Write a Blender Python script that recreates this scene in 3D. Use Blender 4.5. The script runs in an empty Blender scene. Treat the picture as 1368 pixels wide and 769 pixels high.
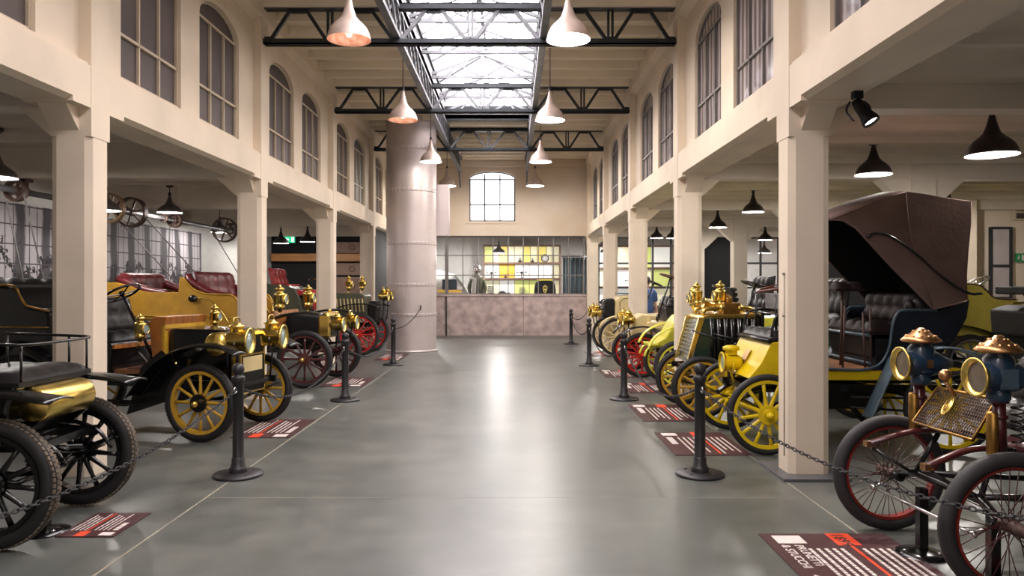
import bpy, math, random
from mathutils import Matrix, Vector
random.seed(7)
S = bpy.context.scene
COL = S.collection
R = math.radians
PI = math.pi
V = Vector

# ------------------------------------------------------------------ materials
def lin(c):
    return tuple((x/255/12.92) if x/255 <= .04045 else ((x/255+.055)/1.055)**2.4 for x in c)
MATS = {}
def mat(name, rgb, rough=.5, metal=0., var=.12, scale=6., bump=0., rgb2=None, coat=0., spec=.5, stretch=None, detail=6):
    """principled surface with soft noise wear"""
    m = bpy.data.materials.new(name); m.use_nodes = True
    nt = m.node_tree; b = nt.nodes['Principled BSDF']
    c = lin(rgb)
    tc = nt.nodes.new('ShaderNodeTexCoord'); n = nt.nodes.new('ShaderNodeTexNoise')
    n.inputs['Scale'].default_value = scale; n.inputs['Detail'].default_value = detail
    if stretch:
        mp = nt.nodes.new('ShaderNodeMapping'); mp.inputs['Scale'].default_value = stretch
        nt.links.new(tc.outputs['Object'], mp.inputs[0]); nt.links.new(mp.outputs[0], n.inputs['Vector'])
    else:
        nt.links.new(tc.outputs['Object'], n.inputs['Vector'])
    r = nt.nodes.new('ShaderNodeValToRGB')
    d = lin(rgb2) if rgb2 else tuple(x*(1-var*1.6) for x in c)
    e = c if rgb2 else tuple(min(1, x*(1+var*.6)) for x in c)
    r.color_ramp.elements[0].position = .32; r.color_ramp.elements[0].color = (*d, 1)
    r.color_ramp.elements[1].position = .68; r.color_ramp.elements[1].color = (*e, 1)
    nt.links.new(n.outputs['Fac'], r.inputs[0]); nt.links.new(r.outputs[0], b.inputs['Base Color'])
    b.inputs['Roughness'].default_value = rough; b.inputs['Metallic'].default_value = metal
    b.inputs['Specular IOR Level'].default_value = spec
    if coat: b.inputs['Coat Weight'].default_value = coat; b.inputs['Coat Roughness'].default_value = .08
    if bump:
        bp = nt.nodes.new('ShaderNodeBump'); bp.inputs['Strength'].default_value = bump; bp.inputs['Distance'].default_value = .01
        n2 = nt.nodes.new('ShaderNodeTexNoise'); n2.inputs['Scale'].default_value = scale*7
        nt.links.new(tc.outputs['Object'], n2.inputs['Vector'])
        nt.links.new(n2.outputs['Fac'], bp.inputs['Height']); nt.links.new(bp.outputs[0], b.inputs['Normal'])
    MATS[name] = m
    return m
def emis(name, rgb, power, base=None):
    m = bpy.data.materials.new(name); m.use_nodes = True
    b = m.node_tree.nodes['Principled BSDF']
    b.inputs['Base Color'].default_value = (*lin(base or rgb), 1); b.inputs['Roughness'].default_value = .4
    b.inputs['Emission Color'].default_value = (*lin(rgb), 1); b.inputs['Emission Strength'].default_value = power
    MATS[name] = m
    return m
def glass(name, rgb=(235,240,240), rough=.03, alpha=.25):
    m = bpy.data.materials.new(name); m.use_nodes = True
    nt = m.node_tree; b = nt.nodes['Principled BSDF']; out = nt.nodes['Material Output']
    b.inputs['Base Color'].default_value = (*lin(rgb), 1); b.inputs['Roughness'].default_value = rough
    t = nt.nodes.new('ShaderNodeBsdfTransparent'); mx = nt.nodes.new('ShaderNodeMixShader')
    mx.inputs[0].default_value = alpha
    nt.links.new(t.outputs[0], mx.inputs[1]); nt.links.new(b.outputs[0], mx.inputs[2]); nt.links.new(mx.outputs[0], out.inputs[0])
    MATS[name] = m
    return m

# ------------------------------------------------------------------ mesh builder
def basis(d):
    d = V(d).normalized(); u = V((0,0,1)) if abs(d.z) < .95 else V((1,0,0))
    s = d.cross(u).normalized(); return d, s, s.cross(d).normalized()
def aim(p, d):
    """matrix: local Z along d, at p"""
    d, s, u = basis(d)
    return Matrix.Translation(p) @ Matrix((( s.x, u.x, d.x),(s.y, u.y, d.y),(s.z, u.z, d.z))).to_4x4()
class MB:
    def __init__(s): s.v = []; s.f = []; s.sm = []; s.mi = []; s.cur = 0
    def mat(s, i): s.cur = i; return s
    def add(s, vs, fs, smooth=False, M=None):
        o = len(s.v)
        s.v += [tuple(M @ V(v)) if M else tuple(v) for v in vs]
        for f in fs: s.f.append([i+o for i in f]); s.sm.append(smooth); s.mi.append(s.cur)
        return s
    def bx(s, x0, x1, y0, y1, z0, z1, M=None):
        vs = [(x,y,z) for z in (z0,z1) for y in (y0,y1) for x in (x0,x1)]
        return s.add(vs, [(0,2,3,1),(4,5,7,6),(0,1,5,4),(2,6,7,3),(0,4,6,2),(1,3,7,5)], False, M)
    def box(s, c, d, M=None):
        return s.bx(c[0]-d[0]/2, c[0]+d[0]/2, c[1]-d[1]/2, c[1]+d[1]/2, c[2]-d[2]/2, c[2]+d[2]/2, M)
    def bar(s, p, q, w, h=None, up=None):
        p, q = V(p), V(q); h = h or w; d = (q-p).normalized()
        if up: sd = d.cross(V(up)).normalized(); u = sd.cross(d)
        else: d, sd, u = basis(q-p)
        vs = [e + sd*a*w/2 + u*b*h/2 for e in (p,q) for a,b in ((-1,-1),(1,-1),(1,1),(-1,1))]
        return s.add(vs, [(3,2,1,0),(4,5,6,7),(0,1,5,4),(1,2,6,5),(2,3,7,6),(3,0,4,7)])
    def tube(s, pts, r, n=8, closed=False, caps=True, sq=None):
        pts = [V(p) for p in pts]; m = len(pts)
        rs = list(r) if isinstance(r, (list, tuple)) else [r]*m
        vs = []; up = None
        for i, p in enumerate(pts):
            a = pts[i-1] if (i or closed) else p; b = pts[(i+1) % m] if (i < m-1 or closed) else p
            d = (b-a).normalized()
            if up is None: _, sd, up = basis(d)
            else:
                sd = d.cross(up)
                sd = sd.normalized() if sd.length > 1e-6 else basis(d)[1]
                up = sd.cross(d).normalized()
            for k in range(n):
                t = 2*PI*k/n
                vs.append(p + (sd*math.cos(t)*(sq or 1) + up*math.sin(t))*rs[i])
        fs = []
        for i in range(m if closed else m-1):
            j = (i+1) % m
            for k in range(n):
                l = (k+1) % n
                fs.append((i*n+k, i*n+l, j*n+l, j*n+k))
        s.add(vs, fs, True)
        if caps and not closed:
            o = len(s.v)-len(vs)
            for ring in (list(range(o+n-1, o-1, -1)), list(range(o+(m-1)*n, o+m*n))):
                s.f.append(ring); s.sm.append(False); s.mi.append(s.cur)
        return s
    def lathe(s, prof, n=20, M=None, a0=0, a1=2*PI, smooth=True):
        full = abs(a1-a0-2*PI) < 1e-6; k = n if full else n+1
        vs = []
        for r, z in prof:
            for i in range(k):
                t = a0+(a1-a0)*i/n
                vs.append((r*math.cos(t), r*math.sin(t), z))
        fs = []
        for i in range(len(prof)-1):
            for j in range(n):
                l = (j+1) % k
                fs.append((i*k+j, i*k+l, (i+1)*k+l, (i+1)*k+j))
        return s.add(vs, fs, smooth, M)
    def prism(s, poly, d0, d1, ax='y', M=None, smooth=False):
        """poly in the plane across ax: y -> (x,z), x -> (y,z), z -> (x,y)"""
        def P(a, b, d): return {'y': (a,d,b), 'x': (d,a,b), 'z': (a,b,d)}[ax]
        n = len(poly)
        vs = [P(a,b,d0) for a,b in poly] + [P(a,b,d1) for a,b in poly]
        s.add(vs, [tuple(range(n)), tuple(range(2*n-1, n-1, -1))], False, M)
        o = len(s.v)-2*n
        for i in range(n):
            j = (i+1) % n
            s.f.append([o+j, o+i, o+n+i, o+n+j]); s.sm.append(smooth); s.mi.append(s.cur)
        return s
    def loft(s, rings, caps=True, smooth=True, closed=True):
        n = len(rings[0]); vs = [p for r in rings for p in r]; fs = []
        for i in range(len(rings)-1):
            for k in range(n if closed else n-1):
                l = (k+1) % n
                fs.append((i*n+k, i*n+l, (i+1)*n+l, (i+1)*n+k))
        s.add(vs, fs, smooth)
        if caps and closed:
            o = len(s.v)-len(vs)
            for ring in (list(range(o+n-1, o-1, -1)), list(range(o+len(vs)-n, o+len(vs)))):
                s.f.append(ring); s.sm.append(smooth); s.mi.append(s.cur)
        return s
    def ball(s, c, r, n=12, M=None):
        r = r if isinstance(r, (tuple, list)) else (r,r,r)
        m = max(4, n//2)
        vs = [(c[0], c[1], c[2]-r[2])]; fs = []
        for i in range(1, m):
            a = -PI/2+PI*i/m
            for k in range(n):
                t = 2*PI*k/n
                vs.append((c[0]+r[0]*math.cos(a)*math.cos(t), c[1]+r[1]*math.cos(a)*math.sin(t), c[2]+r[2]*math.sin(a)))
        vs.append((c[0], c[1], c[2]+r[2])); e = len(vs)-1
        for k in range(n):
            l = (k+1) % n
            fs.append((0, 1+l, 1+k)); fs.append((e, e-n+k, e-n+l))
            for i in range(m-2): fs.append((1+i*n+k, 1+i*n+l, 1+(i+1)*n+l, 1+(i+1)*n+k))
        return s.add(vs, fs, True, M)
    def torus(s, RR, r, n=32, k=8, M=None, sq=1.0, a0=0, a1=2*PI):
        """ring in local XY"""
        full = abs(a1-a0-2*PI) < 1e-6; m = n if full else n+1
        vs = []; fs = []
        for i in range(m):
            t = a0+(a1-a0)*i/n
            for j in range(k):
                u = 2*PI*j/k
                w = RR+r*math.cos(u)
                vs.append((w*math.cos(t), w*math.sin(t), r*sq*math.sin(u)))
        for i in range(n):
            for j in range(k):
                fs.append((i*k+j, ((i+1) % m)*k+j, ((i+1) % m)*k+(j+1) % k, i*k+(j+1) % k))
        return s.add(vs, fs, True, M)
    def mesh(s, name, ms):
        me = bpy.data.meshes.new(name); me.from_pydata([tuple(v) for v in s.v], [], s.f)
        for p, sm, mi in zip(me.polygons, s.sm, s.mi): p.use_smooth = sm; p.material_index = mi
        for m in (ms if isinstance(ms, (list, tuple)) else [ms]): me.materials.append(MATS[m] if isinstance(m, str) else m)
        me.update(); return me

def link(name, data, parent=None, loc=None, rot=None):
    o = bpy.data.objects.new(name, data); COL.objects.link(o)
    if parent: o.parent = parent
    if loc is not None: o.location = loc
    if rot is not None: o.rotation_euler = rot
    return o
def P(name, mb, m, parent=None, label=None, loc=None, rot=None, bev=0, solid=0, sub=0):
    """a part (or a one-mesh object) out of a mesh builder"""
    o = link(name, mb.mesh(name, m), parent, loc, rot)
    if label: o['label'] = label
    if solid: d = o.modifiers.new('Solid', 'SOLIDIFY'); d.thickness = solid; d.offset = 0
    if bev: d = o.modifiers.new('Bevel', 'BEVEL'); d.width = bev; d.segments = 2; d.limit_method = 'ANGLE'; d.angle_limit = R(40)
    if sub: d = o.modifiers.new('Sub', 'SUBSURF'); d.levels = sub; d.render_levels = sub
    return o
def tag(o, label, cat, group=None, kind=None):
    o['label'] = label; o['category'] = cat
    if group: o['group'] = group
    if kind: o['kind'] = kind
    return o
def T(name, label, cat, loc=(0,0,0), rz=0, group=None):
    o = link(name, None, None, loc, (0,0,rz)); o.empty_display_size = .1
    return tag(o, label, cat, group)
def ST(name, mb, m, label=None, cat=None, bev=0):
    o = P(name, mb, m, bev=bev); o['kind'] = 'structure'
    if label: o['label'] = label; o['category'] = cat or name.split('_')[0]
    return o
def dup(root, loc, rz, label, group=None):
    r = root.copy(); COL.objects.link(r); r.location = loc; r.rotation_euler = (0,0,rz); r['label'] = label
    if group: r['group'] = group
    for ch in list(root.children):
        c = ch.copy(); COL.objects.link(c); c.parent = r
        for g in ch.children:
            d = g.copy(); COL.objects.link(d); d.parent = c
    return r
def arc(c, r, a0, a1, n=12, pl='xz', k=0.):
    out = []
    for i in range(n+1):
        t = R(a0+(a1-a0)*i/n); a, b = r*math.cos(t), r*math.sin(t)
        out.append({'xz': (c[0]+a, k, c[1]+b), 'xy': (c[0]+a, c[1]+b, k), 'yz': (k, c[0]+a, c[1]+b)}[pl])
    return out
def spline(pts, n=6):
    """Catmull-Rom through points"""
    p = [V(q) for q in pts]; p = [p[0]*2-p[1]] + p + [p[-1]*2-p[-2]]
    out = []
    for i in range(1, len(p)-2):
        for k in range(n):
            t = k/n
            out.append(.5*((2*p[i]) + (p[i+1]-p[i-1])*t + (2*p[i-1]-5*p[i]+4*p[i+1]-p[i+2])*t*t + (3*p[i]-p[i-1]-3*p[i+1]+p[i+2])*t**3))
    out.append(p[-2]); return out
def spl2(pts, n=6):
    return [(q[0], q[1]) for q in spline([(a,b,0) for a,b in pts], n)]

# ------------------------------------------------------------------ palette
mat('cream_plaster', (231,215,193), .75, var=.07, scale=1.3, bump=.08)
mat('aisle_plaster', (220,208,192), .8, var=.08, scale=1.1, bump=.06)
mat('rib_ceiling', (244,232,212), .8, var=.10, scale=.8, bump=.05)
mat('mauve_concrete', (192,172,167), .75, var=.22, scale=4.2, bump=.15, detail=10)
mat('end_plaster', (224,210,196), .8, var=.08, scale=.6, rgb2=(212,192,166))
mat('white_paint', (232,230,226), .6, var=.04)
mat('black_wall', (20,19,22), .8, var=.1)
mat('mid_gray', (120,116,114), .6)
mat('window_bar', (206,190,166), .55, var=.05)
mat('dark_pane', (92,80,77), .5, var=.16, scale=.9, spec=.35)
mat('gray_bar', (128,122,120), .5, metal=.2)
mat('dark_bar', (58,60,62), .5, metal=.3)
mat('steel_dark', (54,58,62), .45, metal=.5, var=.1)
mat('steel_gray', (122,124,128), .5, metal=.4, var=.15)
mat('zinc', (204,192,188), .46, metal=.45, var=.07, scale=1.2, bump=.03)
mat('iron', (50,48,50), .45, metal=.4, var=.15, scale=14, bump=.05)
mat('plinth', (92,92,94), .4, var=.1)
mat('joint_pale', (150,143,126), .6, var=.2, scale=3)
mat('wood_beam', (176,122,64), .55, var=.22, scale=3, stretch=(.5,9,9))
mat('brown_panel', (142,112,96), .6, var=.1)
mat('rust', (88,66,58), .6, metal=.3, var=.25)
mat('tan_rim', (150,120,84), .5, metal=.2, var=.2)
mat('shade_worn', (200,180,168), .45, metal=.2, var=.12, scale=7, bump=.08)
mat('shade_in', (244,196,168), .5, var=.25, scale=14, rgb2=(206,128,92))
mat('shade_white', (250,244,240), .5, var=.03)
mat('shade_gray', (104,98,96), .45, metal=.3, var=.2)
mat('shade_dark', (48,40,40), .45, metal=.3, var=.2)
mat('rubber', (28,27,28), .6, var=.25, scale=9, bump=.08)
mat('rubber_gray', (42,39,41), .65, var=.15, scale=9, bump=.06)
mat('rubber_tread', (112,98,82), .8, var=.35, scale=18, bump=.3)
mat('brass', (236,204,112), .27, metal=1., var=.2, scale=7)
mat('brass_old', (190,146,78), .34, metal=1., var=.3, scale=9)
mat('copper', (206,156,108), .32, metal=1., var=.2)
mat('silver_slat', (196,202,204), .35, metal=.25, var=.1)
mat('chrome', (206,206,206), .18, metal=1., var=.06)
mat('lens_dark', (112,100,84), .12, var=.1, spec=.7)
mat('lens', (150,166,162), .08, var=.1, spec=.8)
mat('black_paint', (13,13,14), .22, var=.15, coat=.2)
mat('black_matte', (20,19,20), .6, var=.15, spec=.3)
mat('leather_black', (24,22,23), .42, var=.25, scale=12, bump=.12, spec=.35)
mat('leather_maroon', (104,34,40), .34, var=.25, scale=10, bump=.12)
mat('leather_red', (176,44,44), .36, var=.2, scale=10, bump=.12)
mat('leather_dark', (34,22,22), .6, spec=.2, var=.25, scale=10, bump=.12)
mat('leather_brown', (104,66,52), .5, var=.22, scale=9, bump=.12)
mat('yellow_paint', (224,194,14), .36, var=.08, coat=.08)
mat('lemon_paint', (222,216,70), .3, var=.08, coat=.3)
mat('pale_yellow', (206,190,84), .35, var=.10)
mat('mustard_paint', (206,156,56), .28, var=.10, coat=.4)
mat('gold_spoke', (200,156,48), .35, var=.15)
mat('cream_paint', (226,204,150), .35, var=.08)
mat('blue_paint', (20,30,46), .22, var=.2, coat=.5)
mat('blue_lamp', (28,52,74), .28, var=.2, coat=.3)
mat('slate_paint', (74,92,104), .35, var=.15)
mat('green_paint', (30,52,46), .28, var=.15, coat=.4)
mat('olive_paint', (76,76,58), .4, var=.12, coat=.2)
mat('maroon_paint', (74,24,28), .3, var=.2, coat=.3)
mat('red_paint', (196,36,32), .3, var=.15, coat=.3)
mat('rim_red', (124,36,30), .4, var=.25)
mat('wood_dash', (170,104,44), .4, var=.25, scale=4, stretch=(1,6,1), coat=.3)
mat('wood_floor', (150,100,66), .6, var=.2, scale=3)
mat('wood_rim', (96,48,34), .35, var=.2, coat=.3)
mat('canvas', (112,88,82), .85, var=.14, scale=4, bump=.2)
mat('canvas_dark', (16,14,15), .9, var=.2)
mat('sign_maroon', (74,44,46), .45, var=.12, scale=3)
mat('sign_red', (226,74,40), .5, var=.05)
mat('sign_white', (226,216,208), .6, var=.04)
mat('exit_green', (20,150,92), .5, var=.03)
mat('skin', (206,160,134), .55, var=.05)
mat('hair', (34,26,24), .6, var=.2)
mat('shirt_blue', (84,112,168), .8, var=.1)
mat('trouser_brown', (112,76,54), .8, var=.1)
mat('shoe', (40,32,28), .5)
mat('curtain', (120,136,146), .8, var=.2, scale=5, stretch=(8,8,.3))
mat('yellow_case', (236,214,120), .6, var=.03)
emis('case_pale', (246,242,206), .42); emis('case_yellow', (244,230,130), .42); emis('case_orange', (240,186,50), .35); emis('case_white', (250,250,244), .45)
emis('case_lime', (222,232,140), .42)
emis('lamp_glow', (255,244,232), 14.); emis('lamp_glow_soft', (255,220,200), .5)
emis('window_glow', (250,248,255), 2.4); emis('exit_glow', (40,190,130), .9); emis('exit_white', (235,255,245), 1.2)
glass('pane_clear', (26,30,32), alpha=.14); glass('lens_clear', alpha=.5)
# ------------------------------------------------------------------ camera
XL, XR = -3.566, 2.337                       # hall faces of the two colonnades
BAY = 4.27
YC = [6.47 + BAY*k for k in range(-2, 5)]    # column lines (two behind the view, five ahead)
YE = 23.9                                    # end wall
CZ = 5.70                                    # nave ceiling
AZR = 3.33                                   # right aisle ceiling
AZ = 3.58                                    # aisle ceiling
Y0 = -4.3
cam = bpy.data.cameras.new('camera'); co = link('camera', cam); S.camera = co
co.location = (0, 0, 1.63); co.rotation_euler = (R(90), 0, 0)
cam.sensor_width = 36; cam.lens = 36*1000/1368
cam.shift_x = -1/1368; cam.shift_y = -5/1368
cam.clip_start = .05; cam.clip_end = 200

# ------------------------------------------------------------------ floor
def floor_mat():
    m = bpy.data.materials.new('polished_concrete'); m.use_nodes = True; MATS['floor'] = m
    nt = m.node_tree; b = nt.nodes['Principled BSDF']; L = nt.links.new
    tc = nt.nodes.new('ShaderNodeTexCoord')
    n1 = nt.nodes.new('ShaderNodeTexNoise'); n1.inputs['Scale'].default_value = .55; n1.inputs['Detail'].default_value = 8; n1.inputs['Roughness'].default_value = .62
    n2 = nt.nodes.new('ShaderNodeTexNoise'); n2.inputs['Scale'].default_value = 3.2; n2.inputs['Detail'].default_value = 8
    for n in (n1, n2): L(tc.outputs['Object'], n.inputs['Vector'])
    r = nt.nodes.new('ShaderNodeValToRGB')
    for p, c in ((.3, (64,68,65)), (.52, (87,90,86)), (.74, (112,112,105))):
        e = r.color_ramp.elements.new(p); e.color = (*lin(c), 1)
    r.color_ramp.elements.remove(r.color_ramp.elements[0]); r.color_ramp.elements.remove(r.color_ramp.elements[-1])
    mx = nt.nodes.new('ShaderNodeMath'); mx.operation = 'MULTIPLY_ADD'; mx.inputs[1].default_value = .35
    ad = nt.nodes.new('ShaderNodeMath'); ad.operation = 'MULTIPLY'; ad.inputs[1].default_value = .68
    L(n1.outputs['Fac'], ad.inputs[0]); L(n2.outputs['Fac'], mx.inputs[0]); L(ad.outputs[0], mx.inputs[2])
    L(mx.outputs[0], r.inputs[0]); L(r.outputs[0], b.inputs['Base Color'])
    rr = nt.nodes.new('ShaderNodeMapRange'); rr.inputs['To Min'].default_value = .29; rr.inputs['To Max'].default_value = .40
    L(n2.outputs['Fac'], rr.inputs['Value']); L(rr.outputs[0], b.inputs['Roughness'])
    b.inputs['Specular IOR Level'].default_value = .62
floor_mat()
ST('floor', MB().bx(-9.2, 12.2, Y0-.2, 29.5, -.12, 0), 'floor', 'polished grey green concrete floor of the whole hall')
j = MB()
j.bx(-2.352, -2.338, Y0, YE-.1, 0, .0012).bx(2.250, 2.264, Y0, YE-.1, 0, .0012)
for y in (1.6, 5.72, 14.2): j.bx(-2.338, 2.250, y, y+.006, 0, .0010)
ST('trim_1', j, 'joint_pale', 'thin pale joint lines inlaid along the polished floor')

# ------------------------------------------------------------------ columns with stop-chamfered corners and haunches
def column(side, yc, n):
    w = .345; d = .29; s = 1 if side == 'right' else -1
    xi = XR if s > 0 else XL; xc = xi + s*w/2
    m = MB(); a, b = w/2, d/2; c1, c2 = .055, .035
    oc = [(-a+c1,-b),(a-c1,-b),(a,-b+c2),(a,b-c2),(a-c1,b),(-a+c1,b),(-a,b-c2),(-a,-b+c2)]
    m.prism([(xc+x, yc+y) for x,y in oc], 0, 2.88, 'z')
    m.bx(*sorted((xi-s*.005, xi+s*w)), yc-b, yc+b, 2.88, CZ)
    xh0, xh1 = sorted((xi + s*.10, xi + s*.335))                       # haunches under the long beam
    for t in (-1, 1):
        if t > 0 and yc > 23: continue
        y = yc + t*b
        m.prism([(y, 2.93), (y, 3.2), (y+t*.24, 3.2), (y+t*.17, 3.1)], xh0, xh1, 'x')
    x = xi + s*w                                                       # haunch under the cross beam of the aisle
    m.prism([(x-s*.02, 2.86), (x-s*.02, 3.2), (x+s*.34, 3.2), (x+s*.30, 3.14), (x+s*.08, 2.94)], yc-.1, yc+.1, 'y')
    lab = 'cream concrete column on the %s side, %s' % (side, n)
    return ST('column', m, 'cream_plaster', lab, 'column')
names = ['behind the camera, far back', 'beside the camera', 'nearest to the camera', 'second from the camera', 'third from the camera', 'fourth from the camera', 'against the end wall']
for k, yc in enumerate(YC):
    for side in ('left', 'right'):
        column(side, yc, names[k])
ST('trim_2', MB().bx(XR-.10, XR+.46, YC[2]-.30, YC[2]+.34, 0, .025), 'plinth', 'grey base slab around the foot of the nearest right column', bev=.004)

# long beams over the columns, with a stopped chamfer on the lower hall edge
for side in ('left', 'right'):
    s = 1 if side == 'right' else -1; xi = XR if s > 0 else XL
    m = MB()
    m.prism([(xi, 3.19), (xi, 3.475), (xi+s*.02, 3.475), (xi+s*.42, 3.475), (xi+s*.42, 3.19)], Y0, YE, 'y')
    for k in range(-1, len(YC)):
        ya = Y0 if k < 0 else YC[k]+.40
        yb = YC[0]-.40 if k < 0 else (YC[k+1]-.40 if k+1 < len(YC) else YE)
        if yb - ya < .3: continue
        m.prism([(xi, 3.19), (xi+s*.42, 3.19), (xi+s*.42, 3.13), (xi+s*.055, 3.13), (xi, 3.165)], ya, yb, 'y')
    for yc in YC: m.bx(*sorted((xi, xi+s*.42)), yc-.40, yc+.40, 3.12, 3.19)
    ST('beam_'+side, m, 'cream_plaster', 'long cream concrete beam over the %s row of columns' % side, 'beam')

# ------------------------------------------------------------------ clerestory walls with arched windows
WZ0, WZS, WZT = 3.565, 4.82, 5.09
wn = [0]
def ellipse(y0, y1, n=14):
    c, a, b = (y0+y1)/2, (y1-y0)/2, WZT-WZS
    return [(c-a*math.cos(PI*i/n), WZS+b*math.sin(PI*i/n)) for i in range(n+1)]
def clerestory(side):
    s = 1 if side == 'right' else -1; xi = XR if s > 0 else XL
    xf, xb = xi+s*.10, xi+s*.30
    m = MB(); wins = []
    for k in range(len(YC)-1):
        a = YC[k]
        if k == 0: wins += []
        else: wins += [(a+.53, a+1.80, k, 'nearer'), (a+2.29, a+3.55, k, 'farther')]
    y = Y0
    for (w0, w1, k, h) in wins + [(YE, YE, 0, '')]:
        m.bx(*sorted((xf, xb)), y, w0, 3.45, CZ); y = w1
        if w1 <= w0: continue
        m.bx(*sorted((xf, xb)), w0, w1, 3.45, WZ0)
        m.prism([(w0, CZ), (w0, WZS)] + ellipse(w0, w1)[1:-1] + [(w1, WZS), (w1, CZ)], xf, xb, 'x')
    # cornice beam under the ceiling
    m.prism([(xi+s*.10, 5.36), (xi-s*.02, 5.44), (xi-s*.02, CZ), (xi+s*.10, CZ)], Y0, YE, 'y')
    m.bx(*sorted((xi+s*.02, xi+s*.34)), Y0, YE, 3.40, 3.50)
    ST('wall_'+side, m, 'cream_plaster', 'cream clerestory wall with arched windows above the %s columns' % side, 'wall')
    ordn = ['', 'bay beside the camera', 'bay past the nearest column', 'bay past the second column', 'bay past the third column', 'bay past the fourth column']
    for (w0, w1, k, h) in wins:
        wn[0] += 1; n = wn[0]
        xg = xf+s*.055; f = MB(); t = .028
        fx = sorted((xg-s*.02, xg+s*.02))
        for i in range(4):
            yy = w0+(w1-w0)*i/3
            yy = min(max(yy, w0+t/2), w1-t/2)
            f.bx(*fx, yy-t/2*.8, yy+t/2*.8, WZ0, WZS)
        for z in (WZ0+t/2, 3.995, WZS): f.bx(*fx, w0, w1, z-t/2, z+t/2)
        f.tube([(xg, yy, z) for yy, z in [(q[0]*.97+(w0+w1)/2*.03, q[1]-.012) for q in ellipse(w0, w1)]], .016, 6)
        fr = ST('window_%d' % n, f, 'window_bar' if s < 0 else 'gray_bar', 'arched %s window on the %s upper wall, %s of its pair in the %s' % ('dark blinded' if s < 0 else 'grey curtained', side, h, ordn[k]), 'window')
        p = MB().prism([(w0, WZ0)] + ellipse(w0, w1) + [(w1, WZ0)], xg+s*.008, xg+s*.016, 'x')
        P('pane', p, 'dark_pane' if s < 0 else 'gray_pane', fr)
def gray_pane():
    m = mat('gray_pane', (150,138,136), .12, var=.05, scale=.8, spec=.7)
    nt = m.node_tree; b = nt.nodes['Principled BSDF']
    tc = nt.nodes.new('ShaderNodeTexCoord'); w = nt.nodes.new('ShaderNodeTexWave'); w.bands_direction = 'Y'
    w.inputs['Scale'].default_value = 2.2; w.inputs['Distortion'].default_value = 1.5; w.inputs['Detail'].default_value = 2
    r = nt.nodes.new('ShaderNodeValToRGB'); r.color_ramp.elements[0].color = (*lin((120,106,104)), 1); r.color_ramp.elements[1].color = (*lin((190,180,180)), 1)  # light and shade of curtain folds put into the pane colour as bands
    r.color_ramp.elements[0].position = .25
    nt.links.new(tc.outputs['Object'], w.inputs['Vector']); nt.links.new(w.outputs['Fac'], r.inputs[0]); nt.links.new(r.outputs[0], b.inputs['Base Color'])
gray_pane()
clerestory('left'); clerestory('right')

# ------------------------------------------------------------------ ceilings: nave slabs with ribs, skylight kerb, aisles
SX0, SX1, SY0, SY1 = -1.66, .44, -2.0, 18.4
m = MB()
for x0, x1 in ((XL-.35, SX0), (SX1, XR+.35)):
    m.bx(x0, x1, Y0-.2, YE+.2, CZ, CZ+.16)
    y = Y0+.3
    while y < YE-.2:
        m.prism([(y-.06, CZ), (y-.04, CZ-.13), (y+.04, CZ-.13), (y+.06, CZ)], max(x0+(.08 if x0 == SX1 else 0), XL+.02), min(x1-(.08 if x1 == SX0 else 0), XR-.02), 'x'); y += .61
m.bx(SX0, SX1, SY1, YE+.2, CZ, CZ+.16)
y = SY1+.3
while y < YE-.2:
    m.prism([(y-.06, CZ), (y-.04, CZ-.13), (y+.04, CZ-.13), (y+.06, CZ)], SX0+.08, SX1-.08, 'x'); y += .61
m.bx(SX0, SX1, Y0-.2, SY0, CZ, CZ+.16)
ST('ceiling', m, 'rib_ceiling', 'cream ribbed concrete ceiling of the nave around the skylight')
for side, x0, x1 in (('left', -8.6, XL-.30), ('right', XR+.30, 11.9)):
    m = MB(); z_ = AZ if side == 'left' else AZR; m.bx(x0, x1, Y0-.2, 29.3, z_, z_+.14)
    y = Y0+.2
    while y < 28.5:
        if side == 'right': m.prism([(y-.09, AZR), (y-.05, AZR-.065), (y+.05, AZR-.065), (y+.09, AZR)], x0, x1, 'x')
        else: m.prism([(y-.07, AZ), (y-.04, AZ-.04), (y+.04, AZ-.04), (y+.07, AZ)], x0, x1, 'x')
        y += .712
    ST('ceiling_'+side, m, 'aisle_plaster', 'ribbed cream ceiling of the %s aisle' % side)
# cross beams of the aisles
for k, yc in enumerate(YC):
    o = ST('beam', MB().bx(-8.5, XL-.30, yc-.12, yc+.12, 3.14, AZ), 'aisle_plaster', 'cross beam over the left aisle, at the column %s' % names[k], 'beam')
    m = MB().bx(XR+.30, 11.8, yc-.12, yc+.12, 3.12, AZR)
    for t in (-1, 1):
        x = 5.82+t*.17
        m.prism([(x, 2.72), (x, 3.14), (x+t*.46, 3.14), (x+t*.40, 3.08), (x+t*.10, 2.80)], yc-.11, yc+.11, 'y')
    ST('beam', m, 'aisle_plaster', 'cross beam over the right aisle, at the column %s' % names[k], 'beam')
    if k > 1: ST('column', MB().bx(5.65, 5.99, yc-.16, yc+.16, 0, AZR), 'aisle_plaster', 'inner column of the right aisle, level with the colonnade column %s' % names[k], 'column')

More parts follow.
